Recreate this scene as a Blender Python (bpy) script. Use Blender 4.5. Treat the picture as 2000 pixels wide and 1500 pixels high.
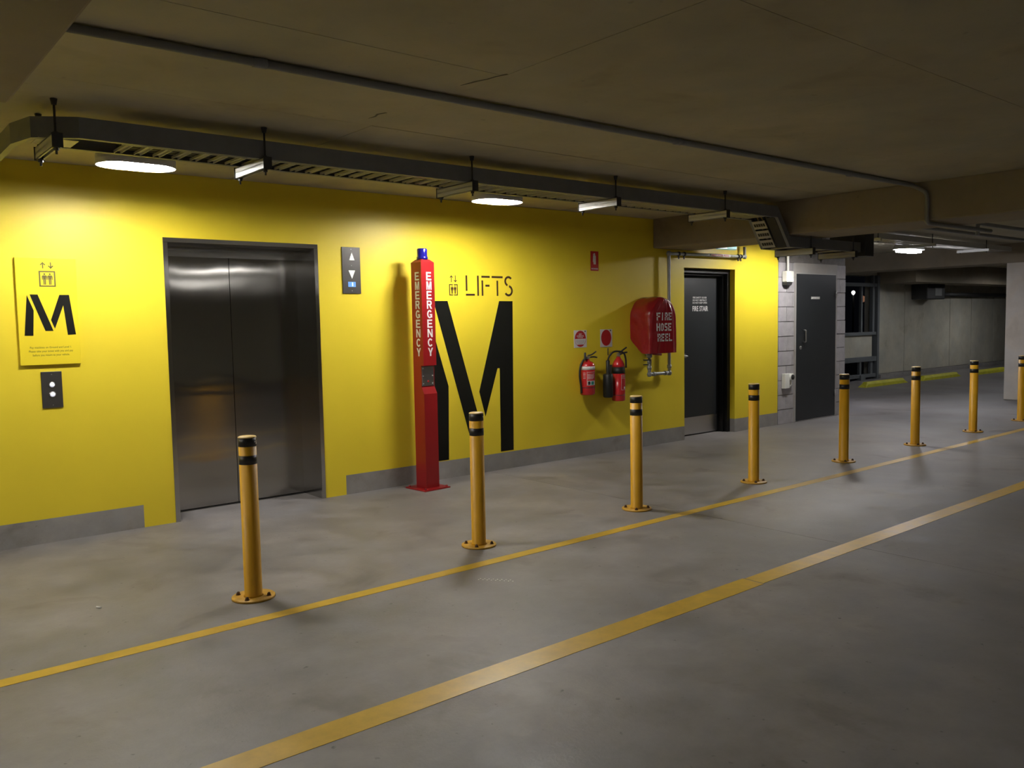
import bpy, bmesh, math, random
from mathutils import Vector, Matrix
random.seed(7)
PI = math.pi
for o in list(bpy.data.objects): bpy.data.objects.remove(o)
scene = bpy.context.scene
COL = scene.collection

# ------------------------------------------------------------------ camera
F_PX, YAW, PITCH, ROLL = 1641.1178, 0.688794252, -0.0749514079, -0.0180567552
CAM = Vector((0.0, -6.59153, 1.50267))
fw = Vector((math.sin(YAW)*math.cos(PITCH), math.cos(YAW)*math.cos(PITCH), math.sin(PITCH)))
rt = Vector((math.cos(YAW), -math.sin(YAW), 0)); up = rt.cross(fw)
rt, up = rt*math.cos(ROLL) + up*math.sin(ROLL), up*math.cos(ROLL) - rt*math.sin(ROLL)
cd = bpy.data.cameras.new('camera'); cam = bpy.data.objects.new('camera', cd); COL.objects.link(cam)
cd.sensor_width = 36; cd.sensor_fit = 'HORIZONTAL'; cd.lens = F_PX*36/2000; cd.clip_start = .05; cd.clip_end = 300
m = Matrix.Identity(4)
for i in range(3): m[i][0], m[i][1], m[i][2], m[i][3] = rt[i], up[i], -fw[i], CAM[i]
cam.matrix_world = m; scene.camera = cam

# ------------------------------------------------------------------ world (night), exposure
w = bpy.data.worlds.new('world'); scene.world = w; w.use_nodes = True
w.node_tree.nodes['Background'].inputs[0].default_value = (.010, .011, .016, 1)
w.node_tree.nodes['Background'].inputs[1].default_value = .12
vs = scene.view_settings
scene.display_settings.display_device = 'sRGB'
vs.view_transform = 'Standard'; vs.look = 'None'; vs.gamma = 1; vs.use_curve_mapping = False
vs.exposure = 0.0
LAMP_POWER = 980.0      # radiance of the side band added to wall-side bulkhead lights to brighten the wall
LENS_POWER = 85.0       # radiance of their bottom lens
AISLE_POWER = 20.0      # the same fittings over the driving aisle
FAR_POWER = 85.0
BACK_POWER = 330.0      # lights hidden behind the far beam
LAMP_COL = (1.0, .965, .93)
scene.cycles.use_denoising = True
scene.cycles.max_bounces = 8; scene.cycles.diffuse_bounces = 5

# ------------------------------------------------------------------ materials
def nt(name):
    mt = bpy.data.materials.new(name); mt.use_nodes = True
    return mt, mt.node_tree.nodes, mt.node_tree.links, mt.node_tree.nodes['Principled BSDF']
def mat(name, col, rough=.5, metal=0.0, var=.0, scale=6.0, bump=0.0, bscale=None, spec=.5, rvar=0.0, coat=0.0, emit=None, estr=0.0):
    mt, N, L, b = nt(name)
    b.inputs['Base Color'].default_value = (*col, 1); b.inputs['Roughness'].default_value = rough
    b.inputs['Metallic'].default_value = metal; b.inputs['Specular IOR Level'].default_value = spec
    b.inputs['Coat Weight'].default_value = coat
    if emit:
        b.inputs['Emission Color'].default_value = (*emit, 1); b.inputs['Emission Strength'].default_value = estr
    if var or bump or rvar:
        tc = N.new('ShaderNodeTexCoord'); geo = N.new('ShaderNodeNewGeometry')
        nz = N.new('ShaderNodeTexNoise'); nz.inputs['Scale'].default_value = scale; nz.inputs['Detail'].default_value = 6
        nz.inputs['Roughness'].default_value = .62
        L.new(geo.outputs['Position'], nz.inputs['Vector'])
        if var:
            mx = N.new('ShaderNodeMix'); mx.data_type = 'RGBA'
            mx.inputs[6].default_value = (*[c*(1-var) for c in col], 1); mx.inputs[7].default_value = (*[min(1, c*(1+var)) for c in col], 1)
            mr = N.new('ShaderNodeMapRange'); mr.inputs[1].default_value = .3; mr.inputs[2].default_value = .7
            L.new(nz.outputs[0], mr.inputs[0]); L.new(mr.outputs[0], mx.inputs[0]); L.new(mx.outputs[2], b.inputs['Base Color'])
        if rvar:
            mr = N.new('ShaderNodeMapRange'); mr.inputs[1].default_value = .3; mr.inputs[2].default_value = .7
            mr.inputs[3].default_value = rough-rvar; mr.inputs[4].default_value = rough+rvar
            L.new(nz.outputs[0], mr.inputs[0]); L.new(mr.outputs[0], b.inputs['Roughness'])
        if bump:
            n2 = N.new('ShaderNodeTexNoise'); n2.inputs['Scale'].default_value = bscale or scale*8; n2.inputs['Detail'].default_value = 4
            L.new(geo.outputs['Position'], n2.inputs['Vector'])
            bp = N.new('ShaderNodeBump'); bp.inputs['Strength'].default_value = bump; bp.inputs['Distance'].default_value = .01
            L.new(n2.outputs[0], bp.inputs['Height']); L.new(bp.outputs[0], b.inputs['Normal'])
    return mt

def concrete(name, col, rough, s1=.5, s2=3.0, v1=.18, v2=.16, stain=.25, fleck=.35, bump=.25, warm=(1.05, 1.0, .93)):
    """cloudy cast concrete: broad blotches, finer mottling, dark stains and small dark flecks"""
    mt, N, L, b = nt(name)
    geo = N.new('ShaderNodeNewGeometry')
    def noise(sc, det=6, ro=.6, dist=0.0):
        n = N.new('ShaderNodeTexNoise'); n.inputs['Scale'].default_value = sc; n.inputs['Detail'].default_value = det
        n.inputs['Roughness'].default_value = ro; n.inputs['Distortion'].default_value = dist
        L.new(geo.outputs['Position'], n.inputs['Vector']); return n.outputs[0]
    def rng(src, a, b_, c, d):
        r = N.new('ShaderNodeMapRange'); r.inputs[1].default_value = a; r.inputs[2].default_value = b_
        r.inputs[3].default_value = c; r.inputs[4].default_value = d; L.new(src, r.inputs[0]); return r.outputs[0]
    def mul(a, b_):
        k = N.new('ShaderNodeMath'); k.operation = 'MULTIPLY'; L.new(a, k.inputs[0]); L.new(b_, k.inputs[1]); return k.outputs[0]
    n1 = noise(s1, 3, .5, .4); n2 = noise(s2, 8, .65); n3 = noise(s1*2.7, 5, .55, .5); n4 = noise(s2*7, 2, .5)
    f = mul(rng(n1, .3, .7, 1-v1, 1+v1), rng(n2, .3, .7, 1-v2, 1+v2))
    f = mul(f, rng(n3, .60, .72, 1, 1-stain)); f = mul(f, rng(n4, .70, .78, 1, 1-fleck))
    cm = N.new('ShaderNodeMix'); cm.data_type = 'RGBA'
    cm.inputs[6].default_value = (*col, 1); cm.inputs[7].default_value = (*[c*k for c, k in zip(col, warm)], 1)
    L.new(rng(n3, .35, .65, 0, 1), cm.inputs[0])
    vm = N.new('ShaderNodeVectorMath'); vm.operation = 'SCALE'; L.new(cm.outputs[2], vm.inputs[0]); L.new(f, vm.inputs['Scale'])
    L.new(vm.outputs[0], b.inputs['Base Color'])
    L.new(rng(n2, .3, .7, rough-.1, rough+.1), b.inputs['Roughness'])
    bp = N.new('ShaderNodeBump'); bp.inputs['Strength'].default_value = bump; bp.inputs['Distance'].default_value = .004
    L.new(noise(s2*14, 5, .7), bp.inputs['Height']); L.new(bp.outputs[0], b.inputs['Normal'])
    return mt

def brushed(name, col, rough, aniso=.7, wave=.0):
    mt, N, L, b = nt(name)
    b.inputs['Base Color'].default_value = (*col, 1); b.inputs['Metallic'].default_value = 1; b.inputs['Roughness'].default_value = rough
    b.inputs['Anisotropic'].default_value = aniso
    tg = N.new('ShaderNodeTangent'); tg.direction_type = 'RADIAL'; tg.axis = 'Z'; L.new(tg.outputs[0], b.inputs['Tangent'])
    if wave:
        geo = N.new('ShaderNodeNewGeometry'); n = N.new('ShaderNodeTexNoise'); n.inputs['Scale'].default_value = 1.7; n.inputs['Detail'].default_value = 1.5
        L.new(geo.outputs['Position'], n.inputs['Vector'])
        bp = N.new('ShaderNodeBump'); bp.inputs['Strength'].default_value = wave; bp.inputs['Distance'].default_value = .02
        L.new(n.outputs[0], bp.inputs['Height']); L.new(bp.outputs[0], b.inputs['Normal'])
    return mt

M = {}
M['yellow'] = mat('yellow_wall_paint', (.81, .635, .036), .42, var=.035, scale=1.2, bump=.05, bscale=60, spec=.4)
M['floor'] = concrete('floor_concrete', (.208, .201, .206), .52, .62, 3.6, .24, .24, .32, .5, .3)
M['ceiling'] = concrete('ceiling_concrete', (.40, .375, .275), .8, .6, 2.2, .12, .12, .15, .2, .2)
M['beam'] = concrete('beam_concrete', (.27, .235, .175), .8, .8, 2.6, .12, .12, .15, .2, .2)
M['bare'] = concrete('bare_concrete_base', (.27, .265, .26), .75, 1.2, 5, .14, .15, .25, .25, .3)
M['backwall'] = concrete('precast_concrete', (.48, .47, .40), .8, .7, 2.4, .14, .14, .2, .2, .25)
M['column'] = concrete('column_concrete', (.60, .57, .52), .75, 1, 3, .1, .1, .1, .15, .2)
M['block'] = mat('concrete_block', (.40, .385, .40), .85, var=.12, scale=9, bump=.5, bscale=90)
M['mortar'] = mat('mortar', (.20, .19, .185), .9, var=.15, scale=14, bump=.4, bscale=70)
M['render'] = concrete('rendered_lintel', (.38, .37, .36), .8, 1.5, 4, .14, .1, .2, .15, .3)
M['steel_door'] = brushed('lift_door_steel', (.40, .385, .36), .115, 1.0, .24)
M['steel_frame'] = brushed('lift_frame_steel', (.50, .49, .47), .18, 1.0)
M['steel'] = mat('stainless', (.62, .61, .6), .28, 1)
M['darksteel'] = mat('dark_steel_plate', (.10, .095, .09), .35, .7)
M['galv'] = mat('galvanised', (.33, .345, .34), .5, .6, var=.15, scale=18)
M['traygrey'] = mat('cable_tray_steel', (.20, .21, .225), .55, .35, var=.08, scale=10)
M['rung'] = mat('cable_tray_rung', (.46, .45, .41), .5, .3)
M['strut'] = mat('strut_channel_zinc', (.50, .50, .47), .5, .25)
M['hard'] = mat('dark_hardware', (.05, .05, .05), .5, .5)
M['conduit'] = mat('grey_conduit', (.24, .245, .24), .55, .0, var=.05)
M['cable'] = mat('black_cable', (.02, .02, .02), .5)
M['bollard'] = mat('bollard_yellow', (.70, .37, .012), .48, var=.05, scale=7, spec=.5, rvar=.05)
M['bollardbase'] = mat('bollard_base_yellow', (.52, .29, .03), .5, var=.3, scale=22)
M['cap'] = mat('bollard_cap', (.78, .56, .22), .4)
M['black'] = mat('black_film', (.012, .012, .012), .45)
M['blackpaint'] = mat('black_wall_paint', (.006, .006, .0045), .6, spec=.12)
M['brown'] = mat('dark_brown_paint', (.05, .022, .008), .5)
M['rust'] = mat('rusty_bolt', (.10, .055, .03), .7, .3)
M['scuff'] = mat('rust_scuff', (.20, .05, .008), .7)
M['line'] = mat('yellow_line_paint', (.60, .385, .045), .36, var=.16, scale=9, rvar=.06)
M['dot'] = mat('white_dot_paint', (.75, .74, .7), .5)
M['red'] = mat('pole_red', (.30, .010, .012), .32, var=.03, spec=.5)
M['bluelens'] = mat('blue_lens', (.008, .007, .17), .12, coat=.6, spec=.6)
M['white'] = mat('white_print', (.80, .79, .77), .5)
M['whiteplastic'] = mat('white_plastic', (.78, .79, .74), .45)
M['greyplastic'] = mat('grey_plastic', (.42, .42, .40), .5)
M['extred'] = mat('extinguisher_red', (.52, .018, .022), .25, coat=.5)
M['labelred'] = mat('red_print', (.44, .016, .018), .5)
M['labelwhite'] = mat('white_label', (.66, .64, .62), .5)
M['vinyl'] = mat('red_vinyl', (.27, .010, .015), .24, coat=.3, var=.05, scale=8, bump=.45, bscale=11)
M['hornblack'] = mat('black_horn', (.010, .011, .009), .5)
M['rubber'] = mat('black_rubber', (.014, .012, .011), .5)
M['charcoal'] = mat('charcoal_door_paint', (.021, .024, .027), .38, var=.05, scale=3)
M['blackgloss'] = mat('black_door_frame', (.008, .008, .008), .35)
M['plaque'] = mat('yellow_sign_panel', (.80, .63, .028), .3)
M['olive'] = mat('dark_olive_print', (.10, .085, .01), .5)
M['rail'] = mat('grey_painted_steel', (.16, .175, .185), .5, .2)
M['stop'] = mat('wheel_stop_yellow', (.60, .58, .035), .6, var=.15, scale=6)
M['lens'] = mat('lamp_lens', (.9, .9, .9), .4, emit=LAMP_COL, estr=LENS_POWER)
M['band'] = mat('lamp_added_side_band', (.9, .9, .9), .4, emit=LAMP_COL, estr=LAMP_POWER)
M['lensaisle'] = mat('lamp_lens_aisle', (.9, .9, .9), .4, emit=(1, .97, .94), estr=AISLE_POWER)
M['lensfar'] = mat('lamp_lens_far', (.9, .9, .9), .4, emit=(.93, .92, 1), estr=FAR_POWER)
M['bandback'] = mat('lamp_added_side_band_back', (.9, .9, .9), .4, emit=(.97, .97, 1), estr=BACK_POWER)
M['lensback'] = mat('lamp_lens_back', (.9, .9, .9), .4, emit=(.97, .97, 1), estr=BACK_POWER*.04)
M['lampbody'] = mat('lamp_body', (.55, .55, .53), .5)
M['button'] = mat('lit_button', (.8, .8, .8), .3, emit=(.80, .82, 1), estr=.75)
M['arrow'] = mat('arrow_lens', (.75, .75, .70), .4, emit=(1, 1, .93), estr=.45)
M['lcd'] = mat('blue_display', (.05, .1, .3), .3, emit=(.20, .48, 1), estr=.75)
M['lcdchar'] = mat('display_character', (.5, .7, .8), .3, emit=(.70, .92, 1), estr=1.0)
M['exitgreen'] = mat('exit_panel', (.05, .30, .25), .4, emit=(.22, .55, .52), estr=.55)
M['exitwhite'] = mat('exit_panel_white', (.8, .85, .85), .4, emit=(.85, 1, 1), estr=.8)
M['night_lamp'] = mat('street_lamp_glow', (1, 1, 1), .5, emit=(1, 1, .98), estr=2)
M['lantern'] = mat('lit_orange_sign', (.5, .25, .15), .5, emit=(.55, .26, .15), estr=.3)
M['teal'] = mat('teal_print', (.02, .20, .17), .5)

# ------------------------------------------------------------------ mesh helpers
def new(): return bmesh.new()
def box(bm, x0, x1, y0, y1, z0, z1, bev=0.0, mtx=None):
    g = bmesh.ops.create_cube(bm, size=1)['verts']
    for v in g: v.co = Vector(((x0+x1)/2 + v.co.x*(x1-x0), (y0+y1)/2 + v.co.y*(y1-y0), (z0+z1)/2 + v.co.z*(z1-z0)))
    if bev:
        es = list({e for v in g for e in v.link_edges})
        r = bmesh.ops.bevel(bm, geom=es, offset=bev, segments=2, affect='EDGES', profile=.5)
        g = list(set(r['verts']) | {v for v in g if v.is_valid})
    if mtx:
        for v in g: v.co = mtx @ v.co
    return g
def ring(c, a, b, r, n, ph=0): return [c + a*(r*math.cos(ph+2*PI*i/n)) + b*(r*math.sin(ph+2*PI*i/n)) for i in range(n)]
def tube(bm, pts, r, n=12, cap=True):
    pts = [Vector(p) for p in pts]; rs = r if isinstance(r, (list, tuple)) else [r]*len(pts)
    t0 = (pts[1]-pts[0]).normalized(); a = t0.orthogonal().normalized(); rows = []
    for i, p in enumerate(pts):
        if i == 0: t = t0
        elif i == len(pts)-1: t = (pts[i]-pts[i-1]).normalized()
        else: t = ((pts[i]-pts[i-1]).normalized() + (pts[i+1]-pts[i]).normalized()).normalized()
        a = (a - t*a.dot(t)).normalized(); b = t.cross(a)
        k = 1.0
        if 0 < i < len(pts)-1: k = 1/max(.5, t.dot((pts[i]-pts[i-1]).normalized()))
        rows.append([bm.verts.new(q) for q in ring(p, a, b, rs[i]*(1+(k-1)*.6), n)])
    for A, B in zip(rows, rows[1:]):
        for i in range(n):
            f = bm.faces.new((A[i], A[(i+1) % n], B[(i+1) % n], B[i])); f.smooth = True
    if cap: bm.faces.new(rows[0][::-1]); bm.faces.new(rows[-1])
def rounded(pts, rad, seg=5):
    """polyline with its corners rounded"""
    pts = [Vector(p) for p in pts]; out = [pts[0]]
    for a, b, c in zip(pts, pts[1:], pts[2:]):
        u = (a-b).normalized(); v = (c-b).normalized(); d = min(rad, (a-b).length*.49, (c-b).length*.49)
        for i in range(seg+1):
            t = i/seg; out.append((b+u*d)*(1-t)**2 + b*2*t*(1-t) + (b+v*d)*t*t)
    out.append(pts[-1]); return out
def lathe(bm, prof, c, n=24, axis='Z', smooth=True):
    """prof: (radius, height) pairs; c: centre of the base"""
    c = Vector(c); A = {'Z': (Vector((1,0,0)), Vector((0,1,0)), Vector((0,0,1))), 'Y': (Vector((1,0,0)), Vector((0,0,1)), Vector((0,-1,0))), 'X': (Vector((0,1,0)), Vector((0,0,1)), Vector((1,0,0)))}[axis]
    rows = []
    for r, h in prof:
        if r < 1e-6: rows.append([bm.verts.new(c + A[2]*h)])
        else: rows.append([bm.verts.new(q) for q in ring(c + A[2]*h, A[0], A[1], r, n)])
    for P, Q in zip(rows, rows[1:]):
        for i in range(n):
            j = (i+1) % n
            if len(P) == 1 and len(Q) == 1: continue
            if len(P) == 1: f = bm.faces.new((P[0], Q[j], Q[i]))
            elif len(Q) == 1: f = bm.faces.new((P[i], P[j], Q[0]))
            else: f = bm.faces.new((P[i], P[j], Q[j], Q[i]))
            f.smooth = smooth
    if len(rows[0]) > 1: bm.faces.new(rows[0][::-1])
    if len(rows[-1]) > 1: bm.faces.new(rows[-1])
def prism(bm, poly, o, U, V, N, d):
    """poly (u,v) extruded from o along N by d"""
    o, U, V, N = Vector(o), Vector(U), Vector(V), Vector(N)
    A = [bm.verts.new(o + U*u + V*v) for u, v in poly]; B = [bm.verts.new(o + U*u + V*v + N*d) for u, v in poly]
    n = len(poly); bm.faces.new(A[::-1]); bm.faces.new(B)
    for i in range(n): bm.faces.new((A[i], A[(i+1) % n], B[(i+1) % n], B[i]))
X, Y, Z = Vector((1,0,0)), Vector((0,1,0)), Vector((0,0,1))
def wallprism(bm, poly, y=-.0005, d=.0015): prism(bm, poly, (0, y, 0), X, Z, -Y, d)
def rect(x0, x1, z0, z1): return [(x0, z0), (x1, z0), (x1, z1), (x0, z1)]
def disc(cx, cz, rx, rz, n=28, a0=0, a1=2*PI): return [(cx + rx*math.cos(a0+(a1-a0)*i/n), cz + rz*math.sin(a0+(a1-a0)*i/n)) for i in range(n if abs(a1-a0-2*PI) < 1e-6 else n+1)]
def arcband(cx, cz, r, wdt, a0, a1, n=12):
    o = [(cx+(r+wdt/2)*math.cos(a0+(a1-a0)*i/n), cz+(r+wdt/2)*math.sin(a0+(a1-a0)*i/n)) for i in range(n+1)]
    i_ = [(cx+(r-wdt/2)*math.cos(a1+(a0-a1)*i/n), cz+(r-wdt/2)*math.sin(a1+(a0-a1)*i/n)) for i in range(n+1)]
    return o + i_
def cap_height():
    cu = bpy.data.curves.new('t', 'FONT'); cu.body = 'E'; cu.size = 1; ob = bpy.data.objects.new('t', cu); COL.objects.link(ob)
    dg = bpy.context.evaluated_depsgraph_get(); dg.update(); me = bpy.data.meshes.new_from_object(ob.evaluated_get(dg)); h = max(v.co.y for v in me.vertices)
    bpy.data.objects.remove(ob); bpy.data.curves.remove(cu); bpy.data.meshes.remove(me); return h
CAPH = cap_height()
def text(bm, s, o, U, V, N, h, wd=None, bold=0.0, th=.0008, align='LEFT', fn=None):
    """flat lettering: cap height h, optional total width wd, base line at o"""
    cu = bpy.data.curves.new('t', 'FONT'); cu.body = s; cu.size = 1; cu.offset = bold; cu.extrude = .01; cu.resolution_u = 3
    ob = bpy.data.objects.new('t', cu); COL.objects.link(ob)
    dg = bpy.context.evaluated_depsgraph_get(); dg.update(); me = bpy.data.meshes.new_from_object(ob.evaluated_get(dg))
    bpy.data.objects.remove(ob); bpy.data.curves.remove(cu)
    vs_ = [v.co.copy() for v in me.vertices]
    if not vs_: return
    x0 = min(v.x for v in vs_); x1 = max(v.x for v in vs_)
    ky = h/CAPH; kx = ky if wd is None else wd/(x1-x0); W = (x1-x0)*kx
    off = {'LEFT': 0, 'CENTER': -W/2}[align]
    o, U, V, N = Vector(o), Vector(U), Vector(V), Vector(N); vv = []
    for v in vs_:
        u = off+(v.x-x0)*kx; q = v.y*ky; d = (v.z+.01)/.02*th
        vv.append(bm.verts.new(fn(u, q, d) if fn else o + U*u + V*q + N*d))
    for p in me.polygons:
        try: bm.faces.new([vv[i] for i in p.vertices])
        except ValueError: pass
    bpy.data.meshes.remove(me)

# ------------------------------------------------------------------ object helpers
def base(o): return o.get('_b', None)
ROOT = {}
def finish(name, bm, material, parent=None, loc=None):
    """link ONE mesh; vertices come in world coordinates, the origin goes to the thing's base"""
    r = Vector(loc) if loc is not None else (ROOT[parent.name] if parent else Vector((0,0,0)))
    if not parent and loc is None:
        cs = [v.co for v in bm.verts]
        r = Vector(((min(c.x for c in cs)+max(c.x for c in cs))/2, (min(c.y for c in cs)+max(c.y for c in cs))/2, min(c.z for c in cs)))
    for v in bm.verts: v.co -= r
    bmesh.ops.recalc_face_normals(bm, faces=bm.faces)
    me = bpy.data.meshes.new(name); bm.to_mesh(me); bm.free(); me.materials.append(M[material] if isinstance(material, str) else material)
    o = bpy.data.objects.new(name, me); COL.objects.link(o)
    if parent: o.parent = parent; ROOT[o.name] = r
    else: o.location = r; ROOT[o.name] = r
    return o
def part(name, bm, material, parent, label=None):
    o = finish(name, bm, material, parent)
    if label: o['label'] = label
    return o
def tag(o, label, cat, group=None, kind=None):
    o['label'] = label; o['category'] = cat
    if group: o['group'] = group
    if kind: o['kind'] = kind
    return o
def thing(name, loc, label, cat, group=None, kind=None):
    o = bpy.data.objects.new(name, None); o.empty_display_size = .1; COL.objects.link(o); o.location = loc; ROOT[o.name] = Vector(loc)
    return tag(o, label, cat, group, kind)
def one(name, bm, material, label, cat, group=None, kind=None): return tag(finish(name, bm, material), label, cat, group, kind)
def copy_tree(o, parent=None):
    c = o.copy(); COL.objects.link(c)
    if parent: c.parent = parent
    for ch in o.children: copy_tree(ch, c)
    return c
def bx(name, dims, material, parent, bev=0, label=None):
    b = new(); box(b, *dims, bev=bev); return part(name, b, material, parent, label)

ZC = 2.655
# ================================================================== SETTING
# floor: two pours that meet in a joint across the aisle
fl = thing('floor', (5, -4, 0), 'grey power-floated concrete floor with scuffs and stains', 'floor', kind='structure')
for a, b_ in ((-6, 5.118), (5.122, 32)):
    bx('slab', (a, b_, -16, 3.2, -.2, 0), 'floor', fl)
bx('joint_filler', (5.116, 5.124, -16, 3.2, -.2, -.004), 'mortar', fl)
# ceiling slab with formwork panel marks
ce = thing('ceiling', (4, -4, ZC), 'low bare concrete ceiling with formwork panel joints', 'ceiling', kind='structure')
bx('slab', (-6, 32, -16, 3.2, ZC+.02, ZC+.3), 'ceiling', ce)
xs = [.30, 2.575, 4.345, 6.115, 7.6]; ys = [0, -.97, -2.215, -3.45, -4.695, -5.94]
rp = random.Random(3)
for i in range(len(xs)-1):
    for j in range(len(ys)-1):
        dz = rp.uniform(0, .0022)
        bx('panel', (xs[i]+.0015, xs[i+1]-.0015, ys[j+1]+.0015, ys[j]-.0015, ZC+dz, ZC+.021), 'ceiling', ce)
b = new(); box(b, -6, .30, -16, 0, ZC, ZC+.021); box(b, .30, 7.6, -16, -5.9415, ZC, ZC+.021); box(b, 7.6, 32, -16, 3.2, ZC, ZC+.021)
part('soffit', b, 'ceiling', ce)
b = new()
for poly in ([(2.500, -3.20), (2.52, -3.262), (2.528, -3.30), (2.546, -3.36), (2.553, -3.42), (2.572, -3.48), (2.562, -3.48), (2.545, -3.42), (2.537, -3.36), (2.515, -3.30), (2.508, -3.255)], [(2.47, -2.36), (2.485, -2.42), (2.47, -2.47), (2.49, -2.53), (2.478, -2.53), (2.458, -2.47), (2.474, -2.42)]): prism(b, poly, (0, 0, ZC+.0015), X, Y, -Z, .0022)
part('crack', b, 'hard', ce, 'dark ragged crack')
# yellow wall with the lift and fire-stair openings
LX0, LX1, LZ = 2.045, 3.315, 2.178
FX0, FX1, FZ = 8.166, 9.19, 2.112
b = new()
box(b, -6, LX0, 0, .6, .172, ZC); box(b, 1.815, LX0, 0, .6, 0, .172); box(b, LX0, LX1, 0, .6, LZ, ZC)
box(b, LX1, FX0, 0, .6, .172, ZC); box(b, LX1, 3.515, 0, .6, 0, .172); box(b, FX0, FX1, 0, .6, FZ, ZC); box(b, FX1, 10.17, 0, .6, .172, ZC)
wb = one('wall_back', b, 'yellow', 'bright yellow painted wall behind the row of bollards', 'wall', kind='structure')
for k, (a, b_) in enumerate(((-6, 1.815), (3.515, FX0), (FX1, 10.17))):
    b = new(); box(b, a, b_, .0, .6, 0, .172)
    one('baseboard_back', b, 'bare', ['unpainted grey concrete strip under yellow wall left of lift', 'unpainted grey concrete strip under yellow wall between lift and fire door', 'unpainted grey concrete strip under yellow wall right of fire door'][k], 'baseboard', kind='structure')
# concrete-block store-room wall
bw = thing('wall_blockwork', (11, .1, 0), 'pale concrete block wall of the store room around the right-hand door', 'wall', kind='structure')
b = new(); box(b, 10.17, 10.60, .012, .6, 0, ZC); box(b, 11.675, 11.945, .012, .6, 0, ZC); box(b, 10.60, 11.675, .012, .6, 2.12, ZC); box(b, 11.80, 11.945, .6, 3.2, 0, ZC)
part('mortar', b, 'mortar', bw)
bj = random.Random(5)
for c in range(13):
    z0 = c*.2036+.004; z1 = min(z0+.193, ZC)
    def blk(a, b_):
        d = bj.uniform(-.003, .003); bx('block', (a, b_, d, .05, z0, z1), 'block', bw)
    if z0 < 2.2:
        if c % 2: blk(10.185, 10.375); blk(10.383, 10.562)
        else: blk(10.185, 10.52); blk(10.528, 10.562)
        if c % 2: blk(11.71, 11.79); blk(11.797, 11.945)
        else: blk(11.71, 11.945)
    else:
        off = .2 if c % 2 else 0; a = 10.185
        while a < 11.94:
            e = min(11.945, a + (.39-off if a == 10.185 else .39)); 
            if z0 > 2.3: blk(a, e)
            a = e + .008
for n_, d in (('render', (10.562, 10.605, -.001, .05, 0, 2.24)), ('render', (11.67, 11.708, -.001, .05, 0, 2.24)), ('lintel', (10.605, 11.67, -.002, .05, 2.108, 2.24))):
    bx(n_, d, 'render', bw)
b = new(); box(b, 10.185, 10.562, -.001, .05, 2.245, 2.26); part('bed_joint', b, 'mortar', bw)
# beams
def beam(x0, x1, y0, y1, z0, lab, nm='trim_1'):
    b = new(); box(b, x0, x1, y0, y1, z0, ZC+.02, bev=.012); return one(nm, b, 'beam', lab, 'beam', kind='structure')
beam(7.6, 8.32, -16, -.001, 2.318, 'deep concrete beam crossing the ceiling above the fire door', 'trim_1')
beam(-1.5, .60, -16, -2.95, 2.34, 'broad concrete beam soffit at the upper left corner', 'trim_2')
beam(15.65, 16.3, -16, 3.1, 2.33, 'far concrete beam running into the square column', 'trim_3')
b = new(); box(b, 15.66, 16.35, -2.4, -.855, 0, 2.335, bev=.012); one('column', b, 'column', 'square pale concrete column at the right edge', 'column', kind='structure')
# far wall of precast panels
fw_ = thing('wall_far', (22, 3.2, 0), 'dim grey precast concrete wall behind the yellow wheel stops', 'wall', kind='structure')
edges = [19.16, 20.55, 21.5, 23.08, 24.4, 25.9, 28.2, 32]
for a, b_ in zip(edges, edges[1:]): bx('panel', (a+.008, b_-.008, 3.2+rp.uniform(0, .012), 3.5, .10, ZC), 'backwall', fw_)
bx('core', (19.17, 32, 3.24, 3.5, 0, ZC), 'mortar', fw_)
bx('kerb', (19.16, 32, 3.08, 3.24, 0, .09), 'bare', fw_)
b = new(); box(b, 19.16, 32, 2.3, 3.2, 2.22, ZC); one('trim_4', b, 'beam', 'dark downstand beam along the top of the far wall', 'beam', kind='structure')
b = new(); box(b, 16.3, 19.16, 3.2, 3.5, 2.40, ZC); box(b, 11.945, 17.0, 3.2, 3.5, 0, ZC); one('wall_far_left', b, 'backwall', 'dark concrete wall beside the barred opening', 'wall', kind='structure')
b = new(); box(b, -6, 32, -16.3, -16, -.2, ZC+.3); one('wall_front', b, 'backwall', 'plain concrete wall on the far side of the driving aisle, behind the viewpoint', 'wall', kind='structure')
b = new(); box(b, -6.3, -6, -16, .6, -.2, ZC+.3); one('wall_left', b, 'backwall', 'plain concrete wall at the left end of the car park, out of view', 'wall', kind='structure')
b = new(); box(b, 32, 32.3, -16, 3.5, -.2, ZC+.3); one('wall_right', b, 'backwall', 'plain concrete wall at the far right end of the car park', 'wall', kind='structure')
b = new(); box(b, 10, 60, 3.5, 40, -.4, -.2); one('ground_outside', b, 'bare', 'dark ground outside the barred opening at night', 'ground', kind='structure')

# ================================================================== LIFT
lf = thing('door_1', (2.68, 0, 0), 'brushed steel lift doors in a stainless frame on yellow wall', 'lift door', kind='structure')
YD = .35
for x0, x1 in ((LX0, 2.08), (3.28, LX1)):
    bx('jamb', (x0, x1, -.006, YD+.05, 0, 2.143), 'steel_frame', lf, .002)
bx('head', (LX0, LX1, -.006, YD+.05, 2.143, LZ), 'steel_frame', lf, .002)
for a, b_ in ((2.08, 2.6775), (2.6825, 3.28)):
    bx('door_leaf', (a, b_, YD, YD+.04, .012, 2.143), 'steel_door', lf)
bx('shaft_gap', (2.08, 3.28, YD+.03, YD+.06, 0, 2.143), 'black', lf)
bx('sill', (2.08, 3.28, YD-.02, YD+.05, 0, .004), 'darksteel', lf)
bx('transom', (2.08, 3.28, YD-.004, YD, 2.065, 2.143), 'steel_frame', lf)

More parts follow.
